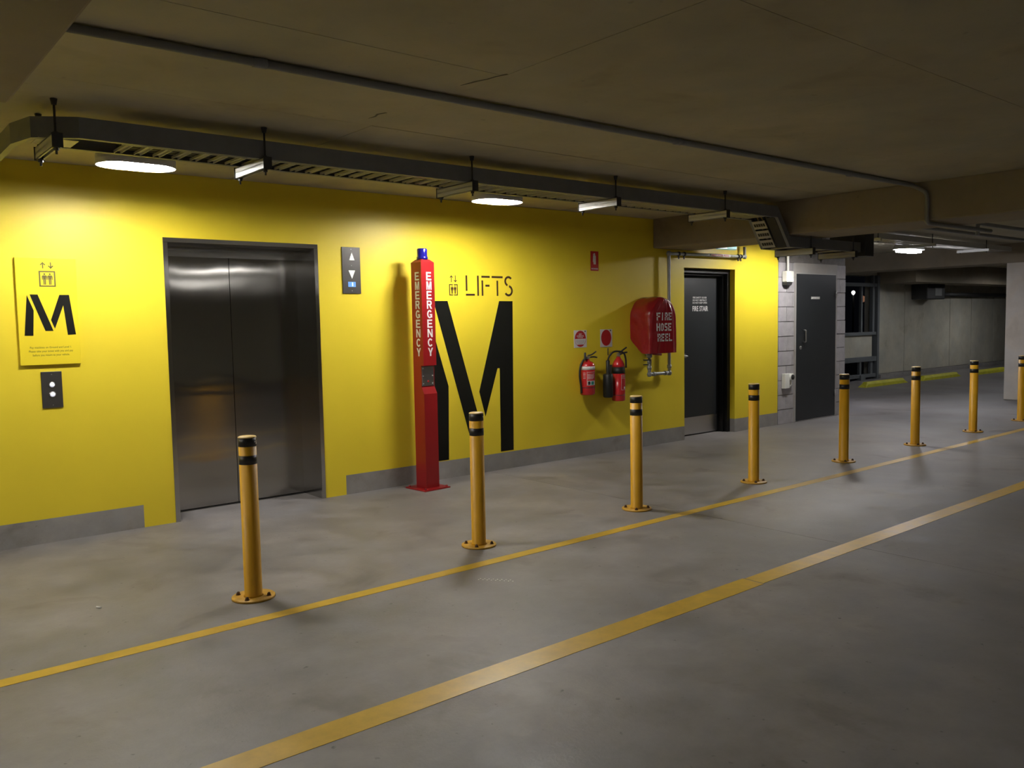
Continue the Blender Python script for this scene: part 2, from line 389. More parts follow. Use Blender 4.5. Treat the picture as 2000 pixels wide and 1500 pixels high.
# ================================================================== FIRE STAIR DOOR
fd = thing('door_2', (8.68, .2, 0), 'charcoal fire stair door with white lettering and steel kick plate', 'door', kind='structure')
bx('frame', (9.135, 9.19, .075, .30, 0, FZ), 'blackgloss', fd); bx('frame', (8.166, 8.20, .075, .30, 0, FZ), 'blackgloss', fd)
bx('frame', (8.20, 9.135, .075, .30, 2.06, FZ), 'blackgloss', fd)
bx('stop', (9.105, 9.135, .125, .30, 0, 2.06), 'blackgloss', fd); bx('stop', (8.20, 9.105, .125, .30, 2.035, 2.06), 'blackgloss', fd)
lv = bx('door_leaf', (8.20, 9.105, .20, .25, .012, 2.035), 'charcoal', fd)
bx('kick_plate', (8.22, 9.075, .1985, .2005, .016, .235), 'steel', lv, label='dull stainless kick plate')
b = new(); tube(b, rounded([(8.43, .2, 1.02), (8.43, .15, 1.02), (8.34, .15, 1.02)], .02), .009); lathe(b, [(.026, 0), (.026, .008)], (8.43, .2, 1.02), 16, 'Y'); part('handle', b, 'steel', lv, 'stainless lever handle')
b = new()
for s, z, ww in (('FIRE SAFETY DOOR', 1.745, .28), ('DO NOT OBSTRUCT', 1.712, .285), ('DO NOT KEEP OPEN', 1.679, .29)):
    text(b, s, (8.725, .1995, z), X, Z, -Y, .022, ww, .004, align='CENTER')
text(b, 'FIRE STAIR', (8.735, .1995, 1.585), X, Z, -Y, .062, .315, .014, align='CENTER')
part('lettering', b, 'white', lv, 'white door lettering reading FIRE STAIR')
bx('threshold_core', (8.2, 9.135, .25, .6, 0, 2.06), 'black', fd)

# ================================================================== STORE DOOR
sd = thing('door_3', (11.14, 0, 0), 'plain charcoal store room door in the concrete block wall', 'door', kind='structure')
bx('frame', (10.605, 10.622, .0, .06, 0, 2.108), 'greyplastic', sd); bx('frame', (11.652, 11.67, .0, .06, 0, 2.108), 'greyplastic', sd); bx('frame', (10.622, 11.652, .0, .06, 2.09, 2.108), 'greyplastic', sd)
lv = bx('door_leaf', (10.622, 11.652, -.012, .05, .02, 2.088), 'charcoal', sd)
b = new(); tube(b, rounded([(10.77, -.012, 1.30), (10.77, -.065, 1.30), (10.77, -.065, 1.13), (10.77, -.012, 1.13)], .02), .0095); part('handle', b, 'steel', lv, 'stainless pull handle')
b = new(); lathe(b, [(.026, 0), (.026, .006), (.012, .010)], (10.717, -.012, 1.05), 16, 'Y'); part('lock', b, 'steel', lv)
b = new(); box(b, 10.98, 11.21, -.0145, -.0115, 1.735, 1.772); sg = part('sign_plate', b, 'greyplastic', lv, 'small grey door label')
b = new(); text(b, 'DISTRIBUTION', (11.095, -.0145, 1.744), X, Z, -Y, .018, .2, .02, align='CENTER'); part('lettering', b, 'white', sg)
for z in (.35, 1.81):
    b = new(); tube(b, [(11.655, -.014, z-.05), (11.655, -.014, z+.05)], .009, 8); part('hinge', b, 'steel', sd)
bx('threshold', (10.605, 11.67, .0, .6, 0, .012), 'steel', sd); bx('room_core', (10.605, 11.67, .06, .6, .012, 2.12), 'black', sd)

# ================================================================== CEILING LIGHTS
def stadium(cx, cy, lx, ly, n=10):
    """oval outline, long axis x"""
    r = ly; d = lx-ly; out = []
    for i in range(n+1): a = -PI/2+PI*i/n; out.append((cx+d+r*math.cos(a), cy+r*math.sin(a)))
    for i in range(n+1): a = PI/2+PI*i/n; out.append((cx-d+r*math.cos(a), cy+r*math.sin(a)))
    return out
def loft(bm, rings, cap0=True, cap1=True, smooth=True):
    rows = [[bm.verts.new(q) for q in r] for r in rings]; n = len(rows[0])
    for A, B in zip(rows, rows[1:]):
        for i in range(n): f = bm.faces.new((A[i], A[(i+1) % n], B[(i+1) % n], B[i])); f.smooth = smooth
    if cap0: bm.faces.new(rows[0][::-1])
    if cap1: bm.faces.new(rows[-1])
def lamp(x, y, zt, label, group=None, lens='lens', lx=.19, ly=.10, rot=False, cut=None):
    cut = (lens == 'lens') if cut is None else cut
    t = thing('ceiling_light', (x, y, zt), label, 'light', group)
    def S(a, z):
        pts = stadium(0, 0, lx*a, ly*a)
        return [Vector((x+(v if rot else u), y+(u if rot else v), z)) for u, v in pts]
    def T(o, z): 
        pts = stadium(0, 0, lx+o, ly+o)
        return [Vector((x+(v if rot else u), y+(u if rot else v), z)) for u, v in pts]
    rim = zt-.1535 if cut else zt-.112     # the aisle fittings show their side band
    b = new(); loft(b, [T(0, zt), T(.012, zt-.03), T(.045, zt-.095), T(.046, rim), T(.042, rim), T(.038, zt-.120 if cut else zt-.105), T(-.01, zt-.119)]); part('housing', b, 'lampbody', t)
    b = new(); loft(b, [T(-.008, zt-.1195), T(-.0005, zt-.122), T(0, zt-.150)], cap1=False); df = part('diffuser', b, {'lens': 'band', 'lensback': 'bandback'}.get(lens, lens), t, 'glowing side band added to throw light sideways')  # added glowing band, sends more light sideways than down
    b = new(); loft(b, [T(0, zt-.1502), T(-.012, zt-.153), T(-.05, zt-.155)]); part('bottom_lens', b, lens, df, 'glowing white lens')
    return t
lamp(1.60, -1.0, ZC, 'glowing oval bulkhead light by the cable tray, above left of the lift')
lamp(4.48, -1.0, ZC, 'glowing oval bulkhead light by the cable tray, above the emergency pole')
lamp(9.75, -1.0, ZC, 'oval bulkhead light beyond the beam, washing the yellow wall beside the fire door')
lamp(-1.3, -1.0, ZC, 'oval bulkhead light on the ceiling left of the frame')
for x, n_ in ((18.6, 'nearer the store room'), (23.2, 'nearer the column')): lamp(x, .9, ZC, 'oval bulkhead light behind the far beam lighting the wheel stops, '+n_, lens='lensback', lx=.30, cut=True)
far_lamp = lamp(13.30, -.30, ZC-.04, 'small glowing light among the pipes beyond the beam', lens='lensfar', lx=.30, ly=.10)
for y, xx0 in ((-8.2, -3.0), (-13.0, -1.8)):
    for x in [xx0+4.4*i for i in range(4)]:
        lamp(x, y, ZC, 'oval bulkhead light over the driving aisle behind the viewpoint', 'lights over the driving aisle', 'lensaisle', .34, .07)

# ================================================================== CABLE TRAY
ty0, ty1, tz0, tz1 = -1.80, -1.46, 2.478, 2.585
tr = thing('cable_tray', (4.2, -1.63, tz0), 'long grey cable tray slung under the ceiling with open rungs', 'cable tray')
def rail(bm, path, inward, h=tz1-tz0, fl_=.034, t=.004):
    """C-section side rail along a path of (x,y,z of its lower edge); inward = side the flanges turn to"""
    P = [Vector(p) for p in path]; n = len(P); rows = []
    for i, p in enumerate(P):
        d0 = (P[i]-P[i-1]).normalized() if i else (P[1]-P[0]).normalized(); d1 = (P[i+1]-P[i]).normalized() if i < n-1 else d0
        h0 = Vector((d0.x, d0.y, 0)).normalized(); h1 = Vector((d1.x, d1.y, 0)).normalized()
        nn = (Vector((-h0.y, h0.x, 0)) + Vector((-h1.y, h1.x, 0))).normalized()*inward
        nn /= max(.6, nn.dot(Vector((-h0.y, h0.x, 0))*inward))
        prof = [(0, 0), (fl_, 0), (fl_, t), (t, t), (t, h-t), (fl_, h-t), (fl_, h), (0, h)]
        rows.append([bm.verts.new(p + nn*u + Z*v) for u, v in prof])
    for A, B in zip(rows, rows[1:]):
        for i in range(8): bm.faces.new((A[i], A[(i+1) % 8], B[(i+1) % 8], B[i]))
    bm.faces.new(rows[0][::-1]); bm.faces.new(rows[-1])
X1, X2, ZL = 7.38, 7.60, 2.195
outer = [(.85, 0, tz0), (.845, -1.45, tz0), (.90, -1.68, tz0), (1.10, ty0, tz0), (X1, ty0, tz0), (X2, ty0, ZL), (9.0, ty0, ZL)]
inner = [(1.02, ty1, tz0), (X1, ty1, tz0), (X2, ty1, ZL), (9.0, ty1, ZL)]
b = new(); rail(b, outer, 1); part('side_rail', b, 'traygrey', tr)
b = new(); rail(b, inner, -1); part('side_rail', b, 'traygrey', tr)
b = new(); rail(b, [(1.32, ty0+.055, tz0+.002), (X1-.02, ty0+.055, tz0+.002)], 1, .012, .010); part('inner_lip', b, 'rung', tr)
rung0 = None
def rung(x, y0, y1, z, along='y'):
    global rung0
    if along == 'y' and abs(z-tz0) < 1e-4:
        if rung0 is None:
            bb = new()
            for dx in (-.019, .015): box(bb, x+dx, x+dx+.004, y0, y1, z+.002, z+.014)
            box(bb, x-.019, x+.019, y0, y1, z+.014, z+.017)
            rung0 = (part('rung', bb, 'rung', tr), x)
        else:
            c = rung0[0].copy(); COL.objects.link(c); c.location.x += x-rung0[1]; c.parent = tr
    else:
        bb = new()
        if along == 'y': box(bb, x-.019, x+.019, y0, y1, z+.002, z+.014)
        else: box(bb, y0, y1, x-.019, x+.019, z+.002, z+.014)
        part('rung', bb, 'rung', tr)
x = 1.36
while x < X1-.05: rung(x, ty0+.03, ty1-.03, tz0); x += .105
b = new(); box(b, .93, 1.12, -1.70, -1.50, tz0+.003, tz0+.006); part('corner_plate', b, 'rung', tr)
x = X2+.15
while x < 8.95: rung(x, ty0+.03, ty1-.03, ZL); x += .3
# slotted floor plates of the downward bend
dirv = Vector((X2-X1, 0, ZL-tz0)); L_ = dirv.length; dirv.normalize(); nv = Vector((dirv.z, 0, -dirv.x))
for k in range(3):
    a0 = L_*(.06+.32*k); a1 = a0+L_*.26; bb = new()
    o_ = Vector((X1, 0, tz0))
    ya, yb = ty0+.16, ty1-.03
    prism(bb, [(a0, 0), (a1, 0), (a1, yb-ya), (a0, yb-ya)], o_ + Y*ya, dirv, Y, nv, .004)
    pl = part('slotted_plate', bb, 'rung', tr)
    bb = new()
    for q in range(5):
        u0 = ya + .012 + q*(yb-ya-.02)/5
        prism(bb, [(a0+.03, 0), (a0+.065, 0), (a0+.065, .022), (a0+.03, .022)], o_ + Y*u0 + nv*.004, dirv, Y, nv, .0006)
    part('slots', bb, 'black', pl)
bb = new(); prism(bb, [(0, 0), (L_, 0), (L_, .10), (0, .10)], Vector((X1, ty0+.04, tz0+.003)), dirv, Y, -nv, .004); part('cover_plate', bb, 'hard', tr)
# cables lying in the tray
for k in range(5):
    yy = ty0+.07+.05*k; b = new()
    pts = [(1.35, yy, tz0+.034)] + [(1.35+.6*i, yy+.012*math.sin(i*1.7+k), tz0+.034) for i in range(1, 10)] + [(X1, yy, tz0+.034), (X2+.02, yy, ZL+.034), (8.97, yy, ZL+.034)]
    tube(b, pts, .014, 6); one('power_cable', b, 'cable', 'black cable in the grey cable tray, number %s counted from the driving aisle' % ['one', 'two', 'three', 'four', 'five'][k], 'cable', 'cables in the tray')
# trapeze hangers
pos = {0: 'first hanger from the left end', 1: 'second hanger from the left, lit by the left light', 2: 'third hanger, just left of the middle light', 3: 'fourth hanger, lit by the middle light', 4: 'fifth hanger, beside the big beam'}
def hanger(x, z, label):
    t = thing('tray_hanger', (x, (ty0+ty1)/2, z), label, 'bracket')
    y0, y1 = ty0-.055, ty1+.045
    b = new(); zt_, zb_ = z, z-.062
    for s in (-.0205, .0175): box(b, x+s, x+s+.003, y0, y1, zb_, zt_)
    box(b, x-.0205, x+.0205, y0, y1, z-.033, z-.029); box(b, x-.0205, x-.009, y0, y1, zb_, zb_+.003); box(b, x+.009, x+.0205, y0, y1, zb_, zb_+.003); box(b, x-.0205, x+.0205, y0, y1, zt_-.003, zt_)
    part('strut_channel', b, 'strut', t)
    for yy in (y0-.0022, y1+.0002):
        bb = new(); box(bb, x-.026, x+.026, yy, yy+.002, zb_-.004, zt_+.006); part('end_cap', bb, 'hard', t)
    for yy in (ty0-.022, ty1+.022):
        bb = new(); tube(bb, [(x, yy, zb_-.035), (x, yy, ZC)], .006, 8); rd = part('threaded_rod', bb, 'hard', t)
        for prof, zz, nn, n_ in (([(.013, 0), (.013, .014)], zb_-.016, 6, 'nut'), ([(.020, 0), (.020, .006)], zb_-.003, 12, 'washer'), ([(.013, 0), (.013, .014)], zt_+.001, 6, 'nut'), ([(.018, 0), (.012, -.03)], ZC-.001, 10, 'ceiling_anchor')):
            bb = new(); lathe(bb, prof, (x, yy, zz), nn, smooth=False); part(n_, bb, 'hard', rd)
    return t
for k, x in enumerate((.985, 2.085, 3.60, 5.05, 6.50)): hanger(x, tz0-.001, 'cross strut under the cable tray, '+pos[k])
for k, x in enumerate((7.95, 8.8)): hanger(x, ZL-.001, 'cross strut under the lower cable tray, ' + ['right below the bend at the beam', 'beside the dark steel end box'][k])
b = new(); box(b, 9.005, 9.20, -1.85, -1.42, 2.15, 2.42, bev=.008); tb = one('tray_junction_box', b, 'hard', 'dark steel box hanging at the end of the lower cable tray', 'junction box')
for yy in (-1.8, -1.47):
    b = new(); tube(b, [(9.1, yy, 2.42), (9.1, yy, ZC)], .007, 6); part('threaded_rod', b, 'hard', tb)
# ================================================================== CEILING CONDUITS
cp = thing('ceiling_conduit', (4.2, -3.02, 2.62), 'grey conduit along the ceiling that drops over the big beam', 'pipe')
b = new(); tube(b, rounded([(.56, -3.025, ZC-.019), (7.575, -3.035, ZC-.019), (7.578, -3.16, 2.56), (7.578, -3.16, 2.295), (8.40, -3.18, 2.295), (8.9, -3.18, 2.295)], .05), .0185, 14); part('pipe', b, 'conduit', cp)
for x in (1.55, 4.35, 6.5):
    b = new(); tube(b, [(x-.03, -3.028, ZC-.019), (x+.03, -3.028, ZC-.019)], .0225, 14); part('coupling', b, 'conduit', cp)
b = new(); lathe(b, [(.085, 0), (.085, .24), (.06, .27)], (.60, -1.95, 2.385), 20); dp = tag(finish('down_pipe_end', b, 'conduit'), 'dark grey round pipe end under the ceiling at the far left', 'pipe')
b = new(); lathe(b, [(.09, 0), (.09, .012)], (.60, -1.95, 2.374), 20); rim = part('rim', b, 'galv', dp, 'pale galvanised rim') 
# services beyond the beam
b = new(); tube(b, rounded([(9.3, -2.9, 2.30), (9.3, -2.9, 2.42), (13.5, -2.9, 2.42), (13.5, -2.9, ZC)], .04), .02, 10); one('service_pipe', b, 'conduit', 'thin dark pipe looped under the ceiling beyond the beam', 'pipe')
b = new(); tube(b, rounded([(9.0, -2.2, ZC), (9.0, -2.2, 2.46), (15.6, -2.2, 2.46)], .04), .02, 10); one('service_pipe', b, 'conduit', 'dark pipe running back beside the lower cable tray', 'pipe')
b = new(); box(b, 9.2, 9.8, -2.75, -2.55, 2.58, 2.65, bev=.01); one('ceiling_fitting', b, 'greyplastic', 'unlit grey batten light beyond the beam', 'light')
# second tray in the background
t2 = thing('cable_tray', (14, -1.0, 2.42), 'slotted cable tray lit by the small far light beyond the beam', 'cable tray')
for yy, s in ((-.95, 1), (-.60, -1)):
    b = new(); rail(b, [(10.6, yy, 2.52), (15.6, yy, 2.52)], s, .075); part('side_rail', b, 'strut', t2)
x = 10.7
while x < 15.6: bx('rung', (x-.03, x+.03, -.93, -.62, 2.522, 2.535), 'rung', t2); x += .16
for k, x in enumerate((11.0, 12.6, 14.5)):
    for yy in (-.975, -.575):
        b = new(); tube(b, [(x, yy, 2.46), (x, yy, ZC)], .006, 6); part('threaded_rod', b, 'hard', t2)
    bx('strut_channel', (x-.02, x+.02, -1.02, -.53, 2.478, 2.519), 'strut', t2)

# ================================================================== WALL SIGNS
U3 = (X, Z, -Y)
def arrow(bm, cx, z0, z1, up_, hw, t, y=-.0005, d=.0012):
    wallprism(bm, rect(cx-t/2, cx+t/2, z0, z1), y, d)
    tip = z1 if up_ else z0; s = -1 if up_ else 1
    for q in (-1, 1):
        wallprism(bm, [(cx, tip), (cx+q*hw, tip+s*hw), (cx+q*(hw-t*.75), tip+s*(hw+t*.7)), (cx, tip+s*t*1.5)], y, d)
def person(bm, cx, z0, h, y=-.0005, d=.0012, wide=1.0):
    k = h; w_ = wide
    wallprism(bm, disc(cx, z0+.93*k, .075*k, .075*k, 14), y, d)
    wallprism(bm, [(cx-.11*k*w_, z0+.46*k), (cx+.11*k*w_, z0+.46*k), (cx+.13*k*w_, z0+.82*k), (cx-.13*k*w_, z0+.82*k)], y, d)
    for s in (-1, 1):
        wallprism(bm, [(cx+s*.015*k, z0), (cx+s*.09*k, z0), (cx+s*.105*k, z0+.47*k), (cx+s*.012*k, z0+.47*k)], y, d)
        wallprism(bm, [(cx+s*.15*k*w_, z0+.42*k), (cx+s*.20*k*w_, z0+.42*k), (cx+s*.21*k*w_, z0+.74*k), (cx+s*.13*k*w_, z0+.82*k), (cx+s*.13*k*w_, z0+.70*k)], y, d)
def frame_icon(bm, x0, x1, z0, z1, t, y, d, gap=0.0):
    c = (x0+x1)/2
    wallprism(bm, rect(x0, x0+t, z0, z1), y, d); wallprism(bm, rect(x1-t, x1, z0, z1), y, d)
    for a, b_ in ((z0, z0+t), (z1-t, z1)):
        if gap: wallprism(bm, rect(x0+t, c-gap/2, a, b_), y, d); wallprism(bm, rect(c+gap/2, x1-t, a, b_), y, d)
        else: wallprism(bm, rect(x0+t, x1-t, a, b_), y, d)
# plaque by the call buttons
pq = thing('lift_sign', (1.25, 0, 1.255), 'yellow panel sign with black letter M left of the lift', 'sign')
b = new(); box(b, 1.060, 1.438, -.022, -.001, 1.257, 1.995, bev=.0015); part('panel', b, 'plaque', pq)
ys_ = -.0219
b = new(); frame_icon(b, 1.2015, 1.3040, 1.7965, 1.9055, .009, ys_, .0012); part('lift_icon', b, 'olive', pq, 'olive lift pictogram of two people in a square')
b = new(); person(b, 1.236, 1.811, .078, ys_, .0012); person(b, 1.270, 1.811, .078, ys_, .0012); part('people_icon', b, 'olive', pq)
b = new(); arrow(b, 1.2285, 1.922, 1.9655, True, .0175, .0068, ys_); arrow(b, 1.278, 1.922, 1.9655, False, .0175, .0068, ys_); part('arrows', b, 'olive', pq)
b = new()
for poly in ([(1.121, 1.739), (1.158, 1.633), (1.147, 1.460), (1.094, 1.461)][::-1], [(1.139, 1.743), (1.187, 1.743), (1.273, 1.491), (1.223, 1.491)][::-1],
             [(1.322, 1.741), (1.383, 1.741), (1.414, 1.463), (1.362, 1.461), (1.343, 1.668), (1.283, 1.507), (1.261, 1.567)][::-1]):
    wallprism(b, poly, ys_, .0015)
part('letter_m', b, 'blackpaint', pq, 'black stencil letter M')
b = new()
for s, z, ww in (('Pay machines on Ground and Level 1.', 1.371, .26), ('Please take your ticket with you and pay', 1.345, .275), ('before you return to your vehicle.', 1.318, .23)):
    text(b, s, (1.252, ys_, z), X, Z, -Y, .0135, ww, .004, align='CENTER', th=.0006)
part('small_print', b, 'olive', pq)
# call buttons
cb = thing('call_button_panel', (1.246, 0, .95), 'black plate with two lit call buttons under yellow sign', 'button panel')
b = new(); box(b, 1.181, 1.311, -.008, -.001, .952, 1.207, bev=.0015); part('plate', b, 'darksteel', cb)
for z in (1.047, 1.115):
    b = new(); lathe(b, [(.021, 0), (.021, .004), (.017, .004)], (1.2465, -.008, z), 24, 'Y'); bt = part('button', b, 'steel', cb)
    b = new(); lathe(b, [(.016, 0), (.015, .005), (.0, .006)], (1.2465, -.011, z), 24, 'Y'); part('button_lens', b, 'button', bt, 'glowing white button')
for z in (.972, 1.187):
    b = new(); lathe(b, [(.004, 0), (.003, .002)], (1.2465, -.008, z), 8, 'Y'); part('screw', b, 'steel', cb)
# hall indicator
ip = thing('floor_indicator', (3.628, 0, 1.765), 'tall dark indicator plate with white arrows and blue display right of lift', 'indicator')
b = new(); box(b, 3.540, 3.717, -.010, -.001, 1.766, 2.168, bev=.0015); part('plate', b, 'darksteel', ip)
b = new(); wallprism(b, [(3.608, 2.055), (3.660, 2.055), (3.634, 2.122)], -.0098, .002); part('up_arrow', b, 'arrow', ip)
b = new(); wallprism(b, [(3.599, 1.967), (3.631, 1.895), (3.662, 1.967)], -.0098, .002); part('down_arrow', b, 'arrow', ip)
b = new(); box(b, 3.592, 3.665, -.0115, -.0098, 1.824, 1.868); ds = part('display', b, 'lcd', ip, 'lit blue display')
b = new(); text(b, '1', (3.634, -.0115, 1.831), X, Z, -Y, .030, .010, .03, align='CENTER'); part('digit', b, 'lcdchar', ds)
for z in (1.79, 2.009, 2.15):
    b = new(); lathe(b, [(.004, 0), (.003, .002)], (3.629, -.010, z), 8, 'Y'); part('screw', b, 'steel', ip)
# LIFTS wording with icon
ls = thing('lifts_lettering', (5.06, 0, 1.75), 'dark painted word LIFTS with lift pictogram above big M', 'lettering')
T = .0195; zb, ztp = 1.754, 1.950
b = new(); wallprism(b, rect(4.868, 4.868+T, 1.801, ztp)); wallprism(b, rect(4.869, 4.976, zb, zb+T)); part('letter_l', b, 'brown', ls)
b = new(); wallprism(b, rect(5.0075, 5.0075+T, zb, ztp)); part('letter_i', b, 'brown', ls)
b = new(); wallprism(b, rect(5.0615, 5.165, ztp-T, ztp)); wallprism(b, rect(5.0615, 5.0615+T, zb, 1.905)); wallprism(b, rect(5.109, 5.160, 1.844, 1.8635)); part('letter_f', b, 'brown', ls)
b = new(); wallprism(b, rect(5.189, 5.329, ztp-T, ztp)); wallprism(b, rect(5.250, 5.250+T, zb, 1.905)); part('letter_t', b, 'brown', ls)
b = new(); wallprism(b, arcband(5.403, 1.901, .0415, T*1.1, PI*.20, PI*1.40, 18)); wallprism(b, arcband(5.402, 1.806, .0455, T*1.1, PI*.44, -PI*.82, 18)); part('letter_s', b, 'brown', ls)
b = new(); frame_icon(b, 4.6715, 4.7715, 1.7555, 1.8635, .0095, -.0005, .0015, .012); part('lift_icon', b, 'brown', ls)
b = new(); person(b, 4.706, 1.772, .078, wide=.9); person(b, 4.741, 1.772, .078, wide=.9); part('people_icon', b, 'brown', ls)
b = new(); arrow(b, 4.699, 1.881, 1.947, True, .019, .0075); arrow(b, 4.746, 1.881, 1.947, False, .019, .0075); part('arrows', b, 'brown', ls)
# the big M
bm_ = thing('big_letter_m', (4.97, 0, .18), 'huge black stencil letter M painted on yellow wall', 'lettering')
slx = (4.871-4.523)/(1.571-.411)
b = new(); wallprism(b, [(4.487, 1.703), (4.648, 1.703), (4.978, .609), (4.985, .411), (4.871, .411)][::-1]); part('left_diagonal', b, 'blackpaint', bm_)
b = new(); wallprism(b, [(4.455, .180), (4.623, .180), (4.637, .890), (4.455, 1.475)]); part('left_upright', b, 'blackpaint', bm_)
b = new(); wallprism(b, [(5.278, 1.702), (5.452, 1.702), (5.432, .186), (5.266, .186), (5.270, 1.031), (5.241, 1.032), (5.078, .560), (5.006, .812)][::-1]); part('right_half', b, 'blackpaint', bm_)
# fire extinguisher location sign
es = thing('extinguisher_sign', (6.63, 0, 2.035), 'small red sign with white extinguisher pictogram high on wall', 'sign')
b = new(); box(b, 6.570, 6.690, -.004, -.001, 2.035, 2.248); part('panel', b, 'labelred', es)
b = new(); wallprism(b, rect(6.612, 6.648, 2.105, 2.19), -.0039, .001); wallprism(b, rect(6.622, 6.638, 2.19, 2.225), -.0039, .001); wallprism(b, disc(6.63, 2.19, .018, .016, 16, 0, PI), -.0039, .001); wallprism(b, [(6.602, 2.13), (6.608, 2.13), (6.614, 2.212), (6.63, 2.222), (6.63, 2.229), (6.608, 2.218)][::-1], -.0039, .001); part('extinguisher_icon', b, 'labelwhite', es)
b = new(); text(b, 'FIRE EXTINGUISHER', (6.63, -.0039, 2.050), X, Z, -Y, .014, .10, .01, align='CENTER', th=.001); part('lettering', b, 'labelwhite', es)
# identification discs
s1 = thing('extinguisher_label', (6.40, 0, 1.2), 'white square sign with red and white oval, over left extinguisher', 'sign')
b = new(); box(b, 6.303, 6.495, -.004, -.001, 1.200, 1.388); part('panel', b, 'labelwhite', s1)
cx, cz, rx, rz = 6.398, 1.295, .083, .088
b = new(); a = math.asin(.0)
up_arc = [(cx+rx*math.cos(t), cz+rz*math.sin(t)) for t in [PI*i/20 for i in range(21)]]
wallprism(b, up_arc, -.0039, .001)
t0 = PI+math.asin(.72); lo = [(cx+rx*math.cos(t0+(PI*3-2*t0)*i/12), cz+rz*math.sin(t0+(PI*3-2*t0)*i/12)) for i in range(13)]
wallprism(b, lo, -.0039, .001); part('red_oval', b, 'labelred', s1)
b = new(); wallprism(b, arcband(cx, cz, .084, .003, PI, PI*1.25, 8), -.0039, .001); wallprism(b, arcband(cx, cz, .084, .003, PI*1.75, PI*2, 8), -.0039, .001); part('oval_outline', b, 'labelred', s1)
b = new(); text(b, 'DRY', (cx, -.0048, 1.338), X, Z, -Y, .014, .045, .02, align='CENTER'); text(b, 'CHEMICAL', (cx, -.0048, 1.319), X, Z, -Y, .013, .11, .02, align='CENTER'); text(b, 'POWDER', (cx, -.0048, 1.302), X, Z, -Y, .011, .08, .01, align='CENTER'); part('white_lettering', b, 'labelwhite', s1)
b = new()
for z, s_ in ((1.278, .12), (1.268, .13), (1.258, .125), (1.248, .10), (1.239, .06)): wallprism(b, rect(cx-s_/2, cx+s_/2, z, z+.0035), -.0039, .0008)
part('small_print', b, 'greyplastic', s1)
b = new(); wallprism(b, rect(6.462, 6.480, 1.368, 1.382), -.0039, .0008); part('code_mark', b, 'olive', s1)
s2 = thing('extinguisher_label', (6.80, 0, 1.19), 'white square sign with solid red oval, over right extinguisher', 'sign')
b = new(); box(b, 6.707, 6.896, -.004, -.001, 1.193, 1.390); part('panel', b, 'labelwhite', s2)
b = new(); wallprism(b, disc(6.800, 1.296, .080, .090), -.0039, .001); part('red_oval', b, 'labelred', s2)
b = new(); wallprism(b, rect(6.858, 6.878, 1.368, 1.382), -.0039, .0008); part('code_mark', b, 'olive', s2)

# ================================================================== EMERGENCY POLE
PA = math.radians(4); PC = Vector((4.205, -.255, 0))
def RP(v): v = Vector(v); c, s = math.cos(PA), math.sin(PA); return Vector((PC.x+c*v.x-s*v.y, PC.y+s*v.x+c*v.y, v.z))
def rotbm(bm):
    for v in bm.verts: v.co = RP(v.co)
    return bm
ep = thing('emergency_pole', PC, 'tall red emergency help pole with blue beacon and white lettering', 'help point')
H = .0735
b = new(); box(b, -.145, .145, -.145, .145, 0, .012, bev=.003); part('base_plate', rotbm(b), 'red', ep)
b = new(); 
prof = [(-H, .012), (-H, .865), (-H+.035, .925), (-H+.035, 1.118), (-H, 1.118), (-H, 2.035), (H, 2.035), (H, .012)]   # side view: (depth, height), front = -y
A = [b.verts.new((-H, y, z)) for y, z in prof]; B_ = [b.verts.new((H, y, z)) for y, z in prof]
b.faces.new(A); b.faces.new(B_[::-1])
for i in range(8): b.faces.new((A[i], A[(i+1) % 8], B_[(i+1) % 8], B_[i]))
part('post', rotbm(b), 'red', ep)
b = new(); vt = [b.verts.new((s*H, t*H, 2.035)) for s, t in ((-1, -1), (1, -1), (1, 1), (-1, 1))]; vp = [b.verts.new((s*.045, t*.045, 2.062)) for s, t in ((-1, -1), (1, -1), (1, 1), (-1, 1))]
b.faces.new(vp)
for i in range(4): b.faces.new((vt[i], vt[(i+1) % 4], vp[(i+1) % 4], vp[i]))
b.faces.new(vt[::-1]); part('cap', rotbm(b), 'red', ep)
b = new(); lathe(b, [(.052, 2.058), (.052, 2.085), (.047, 2.088), (.047, 2.150), (.043, 2.160), (.0, 2.162)], (0, 0, 0), 32); part('beacon', rotbm(b), 'bluelens', ep, 'glossy blue beacon')
b = new(); box(b, -.070, .064, -H+.029, -H+.0352, .935, 1.112, bev=.004); ipn = part('intercom_panel', rotbm(b), 'steel', ep, 'steel intercom plate')
for sx in (-.055, .048):
    for z in (.955, 1.025, 1.092):
        b = new(); lathe(b, [(.005, 0), (.004, .003)], (sx, -H+.029, z), 8, 'Y'); part('screw', rotbm(b), 'white', ipn)
b = new(); lathe(b, [(.011, 0), (.010, .004), (0, .005)], (.0, -H+.029, .975), 16, 'Y'); part('call_button', rotbm(b), 'labelred', ipn, 'small red call button')
word = 'EMERGENCY'
def ell(a0, a1, ro=(.5, .5), ri=(.25, .32), n=14):
    o_ = [(.5+ro[0]*math.cos(math.radians(a0+(a1-a0)*i/n)), .5+ro[1]*math.sin(math.radians(a0+(a1-a0)*i/n))) for i in range(n+1)]
    return o_ + [(.5+ri[0]*math.cos(math.radians(a1+(a0-a1)*i/n)), .5+ri[1]*math.sin(math.radians(a1+(a0-a1)*i/n))) for i in range(n+1)]
